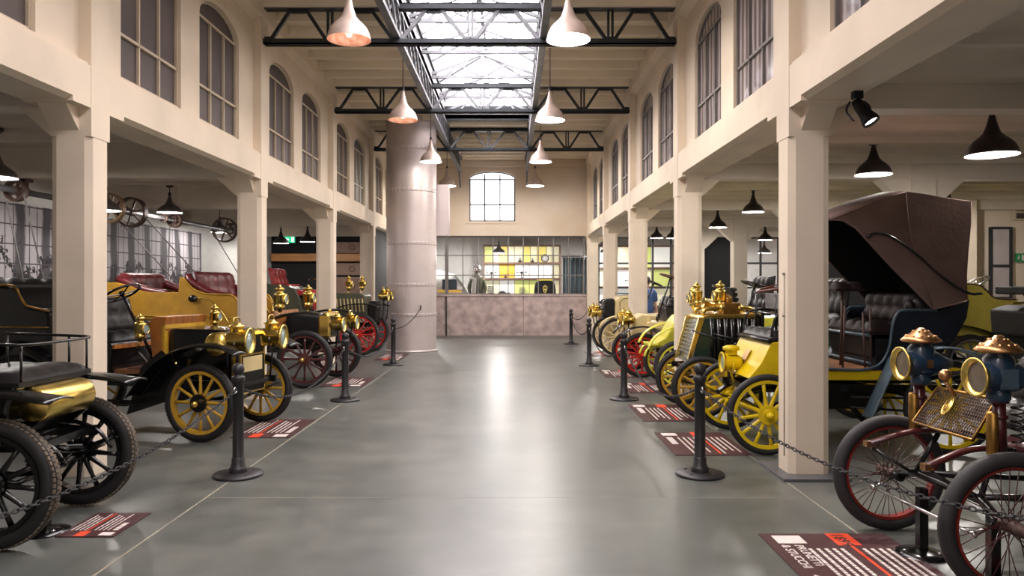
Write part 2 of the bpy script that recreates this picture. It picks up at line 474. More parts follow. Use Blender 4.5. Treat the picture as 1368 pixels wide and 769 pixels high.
# ------------------------------------------------------------------ skylight: kerb, glazing bars, panes
m = MB()
m.bx(SX0-.06, SX0, SY0, SY1, CZ-.05, 6.12).bx(SX1, SX1+.06, SY0, SY1, CZ-.05, 6.12)
m.bx(SX0, SX1, SY1, SY1+.08, CZ-.05, 6.02)
m.prism([(SX0, CZ-.05), (SX1, CZ-.05), (SX1, 6.12), ((SX0+SX1)/2, 6.75), (SX0, 6.12)], SY0-.08, SY0, 'y')
sk = ST('window_sky', m, 'steel_dark', 'long gabled roof skylight over the middle of the nave', 'skylight')
xm = (SX0+SX1)/2
b = MB(); y = SY0+.05
while y <= SY1:
    for x in (SX0, SX1): b.bar((x, y, 6.12), (xm, y, 6.75), .035, .06)
    y += 1.4235
b.bar((xm, SY0, 6.74), (xm, SY1, 6.74), .12).bar((SX0, SY0, 6.12), (SX0, SY1, 6.12), .08).bar((SX1, SY0, 6.12), (SX1, SY1, 6.12), .05)
P('glazing_bar', b, 'steel_gray', sk)
emis('sky_pane', (255,246,248), 9.)
P('pane', MB().add([(SX0,SY0,6.15),(xm,SY0,6.78),(xm,SY1,6.78),(SX0,SY1,6.15),(SX1,SY0,6.15),(SX1,SY1,6.15),(SX0,SY1+.02,6.02),(SX1,SY1+.02,6.02),(SX1,SY1+.02,6.12),(xm,SY1+.02,6.75),(SX0,SY1+.02,6.12)], [(0,3,2,1),(1,2,5,4),(6,7,8,9,10)]), 'sky_pane', sk)

# ------------------------------------------------------------------ end wall
m = MB()
wx0, wx1, wz0, wzs, wzt = -1.386, .08, 3.64, 5.0, 5.23
cx = (wx0+wx1)/2; aa = (wx1-wx0)/2
el = [(cx-aa*math.cos(PI*i/16), wzs+(wzt-wzs)*math.sin(PI*i/16)) for i in range(17)]
m.bx(XL-.4, wx0, YE, YE+.25, 3.17, CZ+.1).bx(wx1, XR+.4, YE, YE+.25, 3.17, CZ+.1).bx(wx0, wx1, YE, YE+.25, 3.17, wz0)
m.prism([(wx0, CZ+.1), (wx0, wzs)] + el[1:-1] + [(wx1, wzs), (wx1, CZ+.1)], YE, YE+.25, 'y')
m.bx(XL-.1, XR+.1, YE-.07, YE, 3.17, 3.42).bx(XL-.1, XR+.1, YE-.12, YE, 5.36, CZ)
m.bx(wx0-.1, wx1+.1, YE-.03, YE, wz0-.08, wz0-.03)
ST('wall_end', m, 'end_plaster', 'ochre stained plaster end wall above the glazing', 'wall')
f = MB()
for x in (wx0+.02, wx0+(wx1-wx0)/3, wx0+2*(wx1-wx0)/3, wx1-.02): f.bx(x-.02, x+.02, YE+.08, YE+.13, wz0, wzs+.16 if wx0+.1 < x < wx1-.1 else wzs)
for z in (wz0+.02, 4.18, wzs-.02): f.bx(wx0, wx1, YE+.08, YE+.13, z-.02, z+.02)
f.tube([(x, YE+.105, z-.015) for x, z in el], .022, 6)
ew = ST('window_end', f, 'dark_bar', 'bright arched window high in the middle of the end wall', 'window')
P('pane', MB().prism([(wx0, wz0)] + el + [(wx1, wz0)], YE+.11, YE+.12, 'y'), 'window_glow', ew)
# low concrete parapet of the glazed partition
m = MB()
for a, c in ((XL-.3, -2.14), (-2.12, .33), (.35, 2.35)): m.bx(a, c, YE-.02, YE+.16, 0, 1.27)
m.bx(XL-.3, 2.35, YE-.05, YE+.2, 1.25, 1.30)
ST('wall_end_base', m, 'mauve_concrete', 'stained mauve concrete parapet below the end glazing', 'wall')
def glazing(n, x0, x1, z0, z1, y, step, zs, bar, label, w=.032):
    f = MB(); k = max(1, round((x1-x0)/step))
    for i in range(k+1):
        x = x0+(x1-x0)*i/k; f.bx(x-w/2, x+w/2, y, y+.05, z0, z1)
    for z in [z0+.02]+zs+[z1-.02]: f.bx(x0, x1, y+.003, y+.047, z-w/2, z+w/2)
    o = ST('window_%s' % n, f, bar, label, 'window')
    P('pane', MB().bx(x0, x1, y+.022, y+.028, z0, z1), 'pane_clear', o)
    return o
glazing('partition', -2.56, 2.27, 1.30, 3.17, YE+.05, .483, [1.92, 2.55], 'gray_bar', 'wide steel framed glazing of the room behind the end wall')
ST('wall_end_post', MB().bx(-2.165, -2.095, YE-.02, YE+.14, 0, 3.17), 'gray_bar', 'grey steel door post at the left of the end glazing', 'wall')
# right aisle end: dark framed glazing on a low wall, black panel between
ST('wall_aisle_base', MB().bx(2.75, 5.66, YE, YE+.16, 0, .82).bx(7.35, 11.8, YE, YE+.16, 0, .82), 'brown_panel', 'low brown wall below the glazing at the end of the right aisle', 'wall')
glazing('aisle', 2.75, 5.64, .82, 3.14, YE+.05, .58, [1.52, 2.3], 'dark_bar', 'dark framed glazing at the end of the right aisle', .06)
glazing('aisle_far', 7.37, 10.2, .82, 3.14, YE+.05, .6, [1.52, 2.3], 'dark_bar', 'dark framed glazing at the far corner of the right aisle', .06)
ST('wall_aisle_panel', MB().bx(5.99, 7.0, YE-.1, YE+.1, 0, 3.3), 'black_wall', 'black panel between the glazed parts of the right aisle end', 'wall')
ST('wall_aisle_pier', MB().bx(7.0, 7.35, YE-.12, YE+.2, 0, 3.3), 'brown_panel', 'brown pier beside the black panel of the right aisle end', 'wall')
# room behind the glazing
ST('wall_room', MB().bx(-4.6, 12, 28.6, 28.8, 0, 3.7).bx(-4.6, -4.4, 24.1, 28.6, 0, 3.7), 'white_paint', 'pale back wall of the room behind the end glazing', 'wall')
ST('ceiling_room', MB().bx(XL-.3, XR+.4, YE+.25, 28.8, 3.42, 3.56), 'white_paint', 'white ceiling of the room behind the end glazing')

# ------------------------------------------------------------------ aisle walls
def mural_mat():
    m = bpy.data.materials.new('mural_print'); m.use_nodes = True; MATS['mural'] = m
    nt = m.node_tree; b = nt.nodes['Principled BSDF']; L = nt.links.new; N = nt.nodes.new
    tc = N('ShaderNodeTexCoord'); mp = N('ShaderNodeMapping'); L(tc.outputs['Object'], mp.inputs[0])
    w = N('ShaderNodeTexWave'); w.bands_direction = 'Y'; w.inputs['Scale'].default_value = .42; w.inputs['Distortion'].default_value = 3.; w.inputs['Detail'].default_value = 4
    n = N('ShaderNodeTexNoise'); n.inputs['Scale'].default_value = 3.2; n.inputs['Detail'].default_value = 10; n.inputs['Roughness'].default_value = .7
    s = N('ShaderNodeSeparateXYZ'); L(mp.outputs[0], s.inputs[0]); L(mp.outputs[0], w.inputs['Vector']); L(mp.outputs[0], n.inputs['Vector'])
    r = N('ShaderNodeValToRGB')
    for e, (p, c) in zip(r.color_ramp.elements, ((.18, (96,92,98)), (.42, (214,208,214)))): e.position = p; e.color = (*lin(c), 1)
    L(w.outputs['Fac'], r.inputs[0])
    # machinery: dark speckle low on the print
    hz = N('ShaderNodeMapRange'); hz.inputs['From Min'].default_value = 1.5; hz.inputs['From Max'].default_value = 2.5; hz.inputs['To Min'].default_value = .60; hz.inputs['To Max'].default_value = .33
    L(s.outputs['Z'], hz.inputs['Value'])
    lt = N('ShaderNodeMath'); lt.operation = 'LESS_THAN'; L(n.outputs['Fac'], lt.inputs[0]); L(hz.outputs[0], lt.inputs[1])
    mx = N('ShaderNodeMix'); mx.data_type = 'RGBA'; L(lt.outputs[0], mx.inputs['Factor']); L(r.outputs[0], mx.inputs['A']); mx.inputs['B'].default_value = (*lin((52,46,52)), 1)
    # printed window grid: brick texture with dark lines
    br = N('ShaderNodeTexBrick'); br.offset = 0; br.inputs['Scale'].default_value = 1.; br.inputs['Mortar Size'].default_value = .012; br.inputs['Brick Width'].default_value = .21; br.inputs['Row Height'].default_value = .33
    sw = N('ShaderNodeCombineXYZ'); L(s.outputs['Y'], sw.inputs[0]); L(s.outputs['Z'], sw.inputs[1]); L(sw.outputs[0], br.inputs['Vector'])
    m2 = N('ShaderNodeMix'); m2.data_type = 'RGBA'; L(br.outputs['Fac'], m2.inputs['Factor']); L(mx.outputs['Result'], m2.inputs['A']); m2.inputs['B'].default_value = (*lin((88,82,90)), 1)
    L(m2.outputs['Result'], b.inputs['Base Color']); b.inputs['Roughness'].default_value = .7
mural_mat()
XO = -8.45
m = MB().bx(XO-.25, XO, Y0-.2, 29.3, 0, AZ)
ST('wall_aisle_left', m, 'white_paint', 'pale outer wall of the left aisle', 'wall')
mu = P('mural', MB().bx(XO+.005, XO+.045, 8.9, 20.2, .0, 3.0), 'mural'); tag(mu, 'black and white photo mural of an old machine hall along the left aisle wall', 'mural')
m = MB().bx(XO, XL-.2, 26.2, 26.5, 0, AZ)
ST('wall_aisle_back', m, 'black_wall', 'black end wall of the left aisle behind the exit sign', 'wall')
ST('wall_partition', MB().bx(XL-.28, XL-.18, 19.45, 26.2, 0, 3.15), 'black_wall', 'black partition along the far left bay behind the riveted pillar', 'wall')
ST('wall_aisle_right', MB().bx(11.8, 12.0, Y0-.2, 29.3, 0, AZR), 'aisle_plaster', 'cream outer wall of the right aisle', 'wall')
ST('wall_stub_right', MB().bx(8.75, 11.8, 15.16, 15.4, 0, AZR).bx(8.75, 9.05, 14.6, 15.16, 0, AZR), 'cream_plaster', 'lit cream wall behind the hooded carriage with the green exit sign', 'wall')
ST('wall_front', MB().bx(-8.7, -3.2, Y0-.4, Y0-.2, 0, 7).bx(2.0, 12, Y0-.4, Y0-.2, 0, 7).bx(-3.2, 2.0, Y0-.4, Y0-.2, 0, .3).bx(-3.2, 2.0, Y0-.4, Y0-.2, 4.6, 7), 'aisle_plaster', 'cream wall behind the camera closing the hall', 'wall')
f = MB()
for i in range(9): f.bx(-3.2+.65*i-.03, -3.2+.65*i+.03, Y0-.30, Y0-.22, .3, 4.6)
for z in (.33, 1.2, 2.1, 3.0, 3.8, 4.57): f.bx(-3.2, 2.0, Y0-.30, Y0-.22, z-.03, z+.03)
emis('front_fill_glow', (250,246,248), .8)  # glow of the added window behind the camera, brightens column and car fronts
w = ST('window_front_added', f, 'gray_bar', 'added glowing glazing behind the camera that lights columns and cars', 'window'); P('pane', MB().bx(-3.2, 2.0, Y0-.28, Y0-.27, .3, 4.6), 'front_fill_glow', w)
# dark framed window and small upper window of the lit cream wall
f = MB()
for x in (9.62, 10.02): f.bx(x-.025, x+.025, 15.04, 15.1, .7, 2.78)
for z in (.72, 1.35, 2.0, 2.76): f.bx(9.62, 10.02, 15.045, 15.1, z-.025, z+.025)
w = ST('window_cream', f, 'dark_bar', 'narrow dark framed window in the lit cream wall at the right', 'window'); P('pane', MB().bx(9.64, 10.0, 15.07, 15.085, .72, 2.76), 'gray_pane', w)
f = MB()
for x in (10.10, 10.52, 10.95): f.bx(x-.02, x+.02, 15.04, 15.1, 2.92, 3.24)
for z in (2.93, 3.08, 3.23): f.bx(10.10, 10.95, 15.045, 15.1, z-.02, z+.02)
w = ST('window_small', f, 'window_bar', 'small barred window high in the cream wall at the right edge', 'window'); P('pane', MB().bx(10.12, 10.93, 15.07, 15.085, 2.93, 3.23), 'dark_pane', w)
ST('wall_dark_right', MB().bx(10.92, 11.75, 14.9, 15.04, 0, 2.8), 'black_wall', 'black panel at the right end of the lit cream wall', 'wall')
ST('wall_dark_recess', MB().bx(6.05, 8.75, 15.3, 15.5, 0, 3.0), 'black_wall', 'black wall of the recess behind the hooded carriage', 'wall')
# lit shelf beam and framed boards on the left aisle back wall
o = P('wall_shelf', MB().bx(-8.3, -3.9, 25.7, 26.199, 2.42, 2.68), 'wood_beam', bev=.01); tag(o, 'orange lit wooden shelf beam across the black wall of the left aisle', 'shelf')
for i, (z0, z1) in enumerate(((2.72, 3.1), (1.95, 2.38), (1.2, 1.88))):
    fr = P('display_board', MB().bx(-6.2, -4.95, 26.10, 26.1995, z0, z1), 'brown_panel', bev=.006)
    P('emblem', MB().torus(.09, .012, 16, 6, M=Matrix.Translation((-5.6, 26.09, (z0+z1)/2)) @ Matrix.Rotation(R(90), 4, 'X')), 'rust', fr)
    tag(fr, 'brown display board on the black aisle wall, %s' % ('above the wooden shelf beam', 'just under the wooden shelf beam', 'lowest one near the floor')[i], 'board', 'display boards on the black wall')
ST('trim_3', MB().bx(-4.78, -4.55, 26.05, 26.2, 0, 3.1), 'white_paint', 'pale strip beside the display boards on the black aisle wall', 'trim')

# ------------------------------------------------------------------ steel roof trusses
def truss(yc, lab):
    t = T('roof_truss', lab, 'truss', (0, yc, 5.06), 0, 'steel roof trusses across the nave')
    zb, zt = .03, .56
    P('bottom_chord', MB().bx(XL, XR, -.075, -.015, 0, .07).bx(XL, XR, .015, .075, 0, .07).bx(XL, XR, -.075, .075, 0, .012), 'steel_dark', t)
    P('top_chord', MB().bx(XL, XR, -.075, -.015, .50, .58).bx(XL, XR, .015, .075, .50, .58).bx(XL, XR, -.075, .075, .568, .58), 'steel_dark', t)
    nodes = [XL+.04, -2.62, SX0, xm, SX1, 1.4, XR-.04]
    for i, x in enumerate(nodes):
        mid = 2 <= i <= 4
        M_ = 'steel_gray' if i == 3 else 'steel_dark'  # centre post and diagonals take paler steel, skylight's brightness put into their colour
        if 0 < i < 6: P('post', MB().bx(x-.045, x-.015, -.03, .03, .03, .54).bx(x+.015, x+.045, -.03, .03, .03, .54), M_, t)
        P('gusset', MB().prism([(x-.13, .01), (x+.13, .01), (x+.07, .12), (x-.07, .12)], -.012, .012, 'y'), 'steel_dark', t)
        if i < 6:
            a, b = x, nodes[i+1]; q = (a+b)/2
            d = .10
            mt = 'steel_gray' if i in (2, 3) else 'steel_dark'
            P('diagonal', MB().bar((a+.05, 0, .06), (q-d, 0, .52), .045, .05), mt, t)
            P('diagonal', MB().bar((b-.05, 0, .06), (q+d, 0, .52), .045, .05), mt, t)
            P('gusset', MB().prism([(q-.19, .57), (q+.19, .57), (q+.10, .45), (q-.10, .45)], -.012, .012, 'y'), 'steel_dark', t)
truss(YC[3], 'dark steel roof truss nearest of those in view')
truss(YC[4], 'dark steel roof truss in the middle, over the third columns')
truss(YC[5], 'dark steel roof truss farthest, behind the riveted pillar')
# lattice girders along both edges of the skylight
for sx, side in ((SX0, 'left'), (SX1, 'right')):
    t = T('lattice_girder', 'grey steel lattice girder running along the %s edge of the skylight' % side, 'girder', (sx, 0, 5.06), 0, 'lattice girders of the skylight')
    P('bottom_chord', MB().bx(-.05, .05, Y0+.1, YE-.2, .08, .14), 'steel_gray', t)
    P('top_chord', MB().bx(-.05, .05, Y0+.1, YE-.2, .50, .55), 'steel_gray', t)
    la = MB(); y = 4.6
    while y < YE-.8:
        la.bar((-.03, y, .12), (-.03, y+.53, .52), .03).bar((.03, y+.53, .12), (.03, y, .52), .03); la.bar((0, y, .12), (0, y, .52), .035); y += .5337
    P('lattice', la, 'steel_gray', t)
    P('stiffener', MB().bar((0, YE-.75, .14), (0, YE-.15, -.35), .05), 'steel_gray', t)
# small gable trusses inside the lantern
for i in range(7):
    y = 8.6+i*1.6
    t = T('lantern_truss', 'light grey gabled truss under the skylight glass, %s from the near end' % ('first','second','third','fourth','fifth','sixth','seventh')[i], 'truss', (xm, y, 5.72), 0, 'gabled trusses under the skylight')
    h = (SX1-SX0)/2-.03
    P('tie', MB().bar((-h, 0, .06), (h, 0, .06), .055), 'steel_gray', t)
    P('king_post', MB().bar((0, 0, .06), (0, 0, .95), .07), 'steel_gray', t)
    for s in (-1, 1):
        P('rafter', MB().bar((s*h, 0, .12), (0, 0, .52), .05).bar((s*h, 0, .40), (0, 0, .98), .05), 'steel_gray', t)
        P('strut', MB().bar((s*h*.5, 0, .32), (0, 0, .06), .038).bar((s*h*.5, 0, .32), (s*h*.72, 0, .06), .038), 'steel_gray', t)
mat('shaft_gray', (92,90,92), .5, metal=.3)
# ------------------------------------------------------------------ riveted sheet-metal pillar and duct
t = T('riveted_pillar', 'tall round riveted grey metal pillar at the far left of the nave', 'pillar', (-2.49, 18.42, 0))
P('shaft', MB().lathe([(.61,0),(.61,CZ-.01)], 48), 'zinc', t)
for z in (.9, 1.62, 2.62, 3.9, 4.9): P('seam', MB().lathe([(.611,z-.04),(.6135,z-.035),(.6135,z+.035),(.611,z+.04)], 48), 'zinc', t)
P('base_ring', MB().lathe([(.60,0),(.635,0),(.635,.03),(.61,.05)], 48), 'zinc', t)
r = MB()
for z in (.87, .93, 1.59, 1.65, 2.59, 2.65, 3.87, 3.93, 4.87, 4.93):
    for i in range(36):
        a = 2*PI*i/36; r.ball((.62*math.cos(a), .62*math.sin(a), z), .013, 6)
for a in (R(-100), R(-35)):
    for i in range(36): r.ball((.613*math.cos(a), .613*math.sin(a), .15+i*.15), .011, 6)
P('rivet_rows', r, 'zinc', t)
P('ring_hook', MB().tube(spline([(.30,-.54,1.10),(.30,-.62,1.12),(.30,-.64,1.06),(.30,-.61,1.02)]), .014, 8), 'iron', t)
t = T('duct_box', 'flat riveted metal duct box hanging beside the round pillar', 'duct', (-1.84, 19.12, 2.86))
P('casing', MB().bx(-.22, .22, -.12, .12, 0, 1.30), 'zinc', t, bev=.006)
r = MB()
for i in range(9):
    for x in (-.19, .19): r.ball((x, -.121, .06+i*.147), .011, 6)
P('rivet_rows', r, 'zinc', t)
P('riser_pipe', MB().tube([(-.13,-.04,1.3),(-.13,-.04,2.81)], .03, 8), 'zinc', t)

# ------------------------------------------------------------------ pendants
def shade_bm(r, h):
    return [(.020,h),(r*.10,h*.95),(r*.20,h*.72),(r*.33,h*.52),(r*.50,h*.42),(r*.66,h*.35),(r*.82,h*.26),(r*.94,h*.13),(r,0),(r-.010,.004),(r*.90,h*.13),(r*.78,h*.24),(r*.46,h*.40),(r*.28,h*.48),(.03,h*.52)]
lamp_cache = {}
def pendant(style, loc, ztop, label, group, power, r=.25, h=.51, glow='lamp_glow', inner='shade_white', col=(1,.94,.89)):
    t = T('pendant_lamp', label, 'lamp', loc, 0, group)
    key = (style, r, inner)
    if key not in lamp_cache:
        pr = shade_bm(r, h)
        a = MB(); a.mat(0).lathe(pr[:9], 28); a.mat(1).lathe(pr[8:], 28)
        bb = MB().ball((0,0,h*.22), (.055,.055,.085), 12)
        fi = MB().lathe([(.0,h+.06),(.022,h+.055),(.026,h+.02),(.034,h-.005)], 12)
        lamp_cache[key] = (a.mesh('lamp_shade', [style, inner]), bb.mesh('bulb', glow), fi.mesh('lamp_cap', 'iron'))
    sh, bu, ca = lamp_cache[key]
    s = link('lamp_shade', sh, t); link('bulb', bu, s); link('lamp_cap', ca, s)
    L = ztop-loc[2]
    P('cord', MB().tube([(0,0,h+.05),(0,0,L)], .008 if L > .5 else .012, 6), 'iron', t)
    P('ceiling_plate', MB().lathe([(.0,L-.05),(.05,L-.05),(.075,L-.012),(.075,L)], 16), 'iron', t)
    d = bpy.data.lights.new('lamp_light', 'POINT'); d.energy = power; d.color = col; d.shadow_soft_size = r*.3
    lo = link('lamp_light', d, t, (0,0,h*.04))
    return t
onames = ['nearest', 'second', 'third', 'farthest']
for i, y in enumerate((8.55, 12.75, 17.1, 21.3)):
    for side, x in (('left', -1.87), ('right', .635)):
        lab = '%s of the four worn copper-lined bell lamps hanging on the %s side of the nave' % (onames[i], side)
        near = side == 'left' and i < 2
        pendant('shade_worn', (x, y, 4.42), CZ, lab, 'bell lamps of the nave', ((100, 100, 100, 160)[i] if side == 'right' else (0, 0, 22, 130)[i]) if not near else 2, r=.25, glow='lamp_glow' if not near else 'lamp_glow_soft', inner='shade_in' if near else 'shade_white', col=(1,.93,.88))
aisle_r = [(4.29,8.9,2.93,.205,'dark bell lamp of the right aisle, above the front of the brown canvas hood'), (4.61,7.2,2.87,.23,'dark bell lamp at the right edge, nearest on the aisle ceiling'),
           (4.24,13.2,2.90,.19,'dark bell lamp of the right aisle midway between the two nearest right columns'),
           (4.6,16.8,2.90,.2,'dark bell lamp of the right aisle just right of the second column, small'), (3.96,20.6,2.90,.18,'small dark bell lamp of the right aisle, left one of two beside the third column'),
           (4.42,20.7,2.90,.18,'small dark bell lamp of the right aisle, right one of two beside the third column'), (7.5,12.9,2.90,.2,'dark bell lamp peeping over the rear of the canvas hood'),
           (7.15,21.2,2.88,.2,'tiny dark bell lamp at the far glazing of the right aisle')]
for x, y, z, r_, lab in aisle_r:
    pendant('shade_dark', (x, y, z), AZR, lab, 'dark bell lamps of the right aisle', 115 if x < 7 else 240, r=r_, h=r_*1.8)
aisle_l = [(-6.67,14.55,3.02,'grey bell lamp of the left aisle right of the large belt pulley'), (-7.4,18.9,2.94,'grey bell lamp of the left aisle in front of the farthest pulley'),
           (-6.41,9.3,2.95,'grey bell lamp cut by the left edge of the view'), (-6.32,11.6,2.77,'grey bell lamp half hidden behind the nearest left column'),
           (-7.0,22.6,2.86,'reddish bell lamp beside the lit exit sign, left of two'), (-6.25,22.8,2.92,'reddish bell lamp on the black wall, right of the exit sign')]
for x, y, z, lab in aisle_l:
    pendant('shade_dark' if y > 20 else 'shade_gray', (x, y, z), AZ-.02, lab, 'bell lamps of the left aisle', 85, r=.23, h=.34) if y > 20 or True else 0
# ceiling spot by the nearest right column
t = T('spotlight', 'black adjustable spotlight clamped under the right long beam, lit', 'spotlight', (2.66, 5.78, 3.12), 0)
P('clamp', MB().bx(-.035,.035,-.03,.03,-.06,-.002).tube([(0,0,-.06),(0,0,-.10)], .014, 8), 'black_matte', t)
d = V((.10,-.10,-.22)); MM = aim((0.0,0.0,-.09), d)
P('housing', MB().lathe([(.0,-.02),(.035,-.02),(.045,.03),(.05,.12),(.066,.17),(.066,.20),(.058,.20),(.05,.165)], 20, MM), 'black_matte', t)
P('yoke', MB().tube(spline([(-.055,0,-.08),(-.075,.02,-.15),(-.05,-.05,-.24)]), .008, 6).tube(spline([(.055,0,-.08),(.095,.0,-.12),(.09,-.04,-.20)]), .008, 6), 'black_matte', t)
P('bulb', MB().lathe([(.0,.182),(.056,.178)], 20, MM), 'lamp_glow', t)
dl = bpy.data.lights.new('spot_light', 'SPOT'); dl.energy = 160; dl.spot_size = R(85); dl.spot_blend = .5; dl.color = (1,.88,.78); dl.shadow_soft_size = .05
lo = link('spot_light', dl, t); lo.matrix_local = aim(V((0,0,-.09))+d.normalized()*.21, -d)

# ------------------------------------------------------------------ bollards and chains
def bollard_proto():
    t = T('bollard', '', 'bollard')
    P('base_plate', MB().lathe([(.0,0),(.205,0),(.207,.012),(.20,.024),(.10,.030),(.075,.034)], 36), 'iron', t)
    P('post', MB().lathe([(.072,.028),(.074,.062),(.068,.075),(.060,.082),(.058,.10),(.054,.104),(.054,.15),(.050,.155),(.047,.16),(.045,.795),(.052,.80),(.056,.812),(.056,.835),(.052,.846),(.032,.852),(.032,.87)], 28), 'iron', t)
    P('ball_top', MB().ball((0,0,.905), .052, 24), 'iron', t)
    P('chain_ring', MB().torus(.028, .006, 16, 6, Matrix.Translation((0,-.068,.735)) @ Matrix.Rotation(R(90), 4, 'Y')), 'chrome', t)
    b = MB()
    for i in range(4): b.ball((.14*math.cos(PI/4+i*PI/2), .14*math.sin(PI/4+i*PI/2), .028), (.014,.014,.008), 8)
    P('bolts', b, 'iron', t)
    return t
spots = [(-2.34,6.38,'black iron bollard on the left, nearest, in front of the yellow wheels'), (-2.35,10.5,'black iron bollard on the left, second, beside the maroon spoked wheels'),
         (-2.41,15.1,'black iron bollard on the left, third, in front of the red wheels'), (1.6,6.40,'black iron bollard on the right, nearest, left of the lemon yellow carriage'),
         (1.575,10.6,'black iron bollard on the right, second from the camera'), (1.53,15.0,'black iron bollard on the right, third from the camera, by the brass lamp'),
         (1.59,20.4,'black iron bollard on the right, farthest, before the end wall'), (-2.35,2.13,'black iron bollard left of the camera, beyond the frame'), (2.35,2.55,'black iron bollard right of the camera, beyond the frame')]
b0 = bollard_proto()
for i, (x, y, lab) in enumerate(spots):
    if i == 0: b0.location = (x,y,0); b0['label'] = lab; b0['group'] = 'bollards along the aisle'
    else: dup(b0, (x,y,0), 0, lab, 'bollards along the aisle')
def chain(p, q, sag, lab, m='iron', pitch=.042):
    p, q = V(p), V(q); n = max(4, int((q-p).length*1.03/pitch)); mb = MB()
    pt = [p.lerp(q, i/n) - V((0,0,4*sag*(i/n)*(1-i/n))) for i in range(n+1)]
    for i in range(n):
        a, b = pt[i], pt[i+1]; c = (a+b)/2; d = (b-a)
        M = aim(c, d) @ Matrix.Rotation(R(90) if i % 2 else 0, 4, 'Z')
        l = d.length*.62; ww = .011
        ring = [M @ V((ww*math.cos(t), 0, l*math.sin(t))) for t in [2*PI*k/8 for k in range(8)]]
        mb.tube(ring, .0042, 5, closed=True)
    o = P('chain', mb, m); tag(o, lab, 'chain', 'barrier chains')
zc = .735
chain((-2.34,6.31,zc), (-2.35,2.20,zc), .20, 'iron chain from the nearest left bollard past the black spoked wheels')
chain((-2.35,10.43,zc), (-2.34,6.45,zc), .30, 'iron chain between the first and second left bollards')
chain((-2.41,15.03,zc), (-2.35,10.57,zc), .30, 'iron chain between the second and third left bollards')
chain((-2.21,17.80,1.03), (-2.41,15.17,zc), .12, 'chain from the third left bollard up to the riveted pillar')
chain((1.6,6.33,zc), (2.35,2.62,zc), .22, 'iron chain from the nearest right bollard past the wire wheels')
chain((1.575,10.53,zc), (1.6,6.47,zc), .30, 'iron chain between the first and second right bollards')
chain((1.53,14.93,zc), (1.575,10.67,zc), .30, 'iron chain between the second and third right bollards')
chain((1.59,20.33,zc), (1.53,15.07,zc), .26, 'iron chain between the third and farthest right bollards')
chain((1.62,20.4,zc), (2.34,23.55,zc+.05), .15, 'iron chain from the farthest right bollard to the end column')
# chain hanging down the column corners
cb = P('cable', MB().tube([(XR-.006,6.43,1.72),(XR-.006,6.43,.16)], .004, 6).tube([(XR+.01,6.43,1.72),(XR-.02,6.43,1.72)], .012, 8).tube([(XR+.01,6.43,1.36),(XR-.02,6.43,1.36)], .010, 8), 'joint_pale'); tag(cb, 'thin pale cable hanging down the inner face of the nearest right column', 'cable')

# ------------------------------------------------------------------ floor signs
def bars(mb, x0, x1, y0, n, dy, w, seed, ax):
    """rows of word-like dashes"""
    rnd = random.Random(seed)
    for i in range(n):
        y = y0+i*dy; x = x0
        while x < x1-.01:
            l = rnd.uniform(.012, .045); l = min(l, x1-x)
            mb.bx(x, x+l, y, y+w, 0, .0012); x += l+.008
def sign(x0, x1, y0, y1, lab, side, big=False):
    """local frame: u along the reading direction, v up the sheet"""
    W, H = y1-y0, x1-x0                                  # reading width runs along the hall
    t = T('floor_sign', lab, 'sign', ((x0+x1)/2, (y0+y1)/2, .0015), R(-90) if side == 'right' else R(90), 'maroon floor signs in front of the cars')
    P('panel', MB().bx(-W/2, W/2, -H/2, H/2, 0, .006), 'sign_maroon', t)
    z = .0062
    tab = P('year_tab', MB().bx(-W/2+.0, -W/2+.19*W, .02*H, .20*H, z, z+.0015), 'sign_red', t)
    P('red_rule', MB().bx(-W/2+.19*W, W/2-.05*W, .10*H, .125*H, z, z+.0012), 'sign_red', t)
    q = P('blank_patch', MB().bx(-W/2+.035*W, -W/2+.16*W, -.42*H, -.20*H, z, z+.0012), 'sign_white', t)
    k = 5 if big else 4; st = .30/k
    for i in range(2*k):
        nl = MB(); bars(nl, -W/2+.24*W, W/2-(.06+.05*((i*7) % 4))*W, (.165+st*i)*H if i < k else (-.24+st*(i-k))*H, 1, 0, (.026 if big else .024)*H, 3+i, 0)
        P('text_line', nl, 'sign_white', t, loc=(0,0,z))
    if not big:
        nl = MB(); bars(nl, -W/2+.24*W, -W/2+.55*W, -.40*H, 1, .1*H, .09*H, 9, 0)
        P('title_line', nl, 'sign_white', t, loc=(0,0,z))
    return t, W, H, z, tab
def text(body, size, m, parent, loc, name='lettering', rot=(0,0,0), ext=.0006, sx=1.):
    c = bpy.data.curves.new(name, 'FONT'); c.body = body; c.size = size; c.extrude = ext; c.offset = size*.012
    o = bpy.data.objects.new(name, c); tmp = bpy.data.meshes.new_from_object(o); bpy.data.objects.remove(o)
    tmp.materials.clear(); tmp.materials.append(MATS[m])
    o = link(name, tmp, parent, loc, rot); o.scale = (sx,1,1); return o
t, W, H, z, tab = sign(1.60, 2.42, 3.72, 4.873, 'large maroon floor sign with an orange 1899 tab in the right foreground', 'right', True)
text('1899', .115*H/.82*.9, 'sign_maroon', tab, (-W/2+.012*W, .055*H, z+.0018), sx=1.05)
text('PRUNETTI', .075, 'sign_white', t, (-W/2+.185*W, -.315*H, z+.0004), 'title')
text('& STUCCHI', .075, 'sign_white', t, (-W/2+.185*W, -.415*H, z+.0004), 'title')
text('4 HP', .06, 'sign_white', t, (-W/2+.60*W, -.415*H, z+.0004), 'title')
sign(1.55, 2.28, 7.12, 8.2, 'maroon floor sign in front of the lemon yellow hooded carriage', 'right')
sign(1.55, 2.25, 8.9, 10.1, 'maroon floor sign in front of the green radiator car', 'right')
sign(1.75, 2.35, 11.2, 12.3, 'maroon floor sign in front of the pale lemon car', 'right')
sign(1.62, 2.30, 13.1, 14.15, 'maroon floor sign in front of the red wheeled car', 'right')
sign(1.72, 2.3, 17.0, 18.1, 'maroon floor sign in front of the cream wheeled car', 'right')
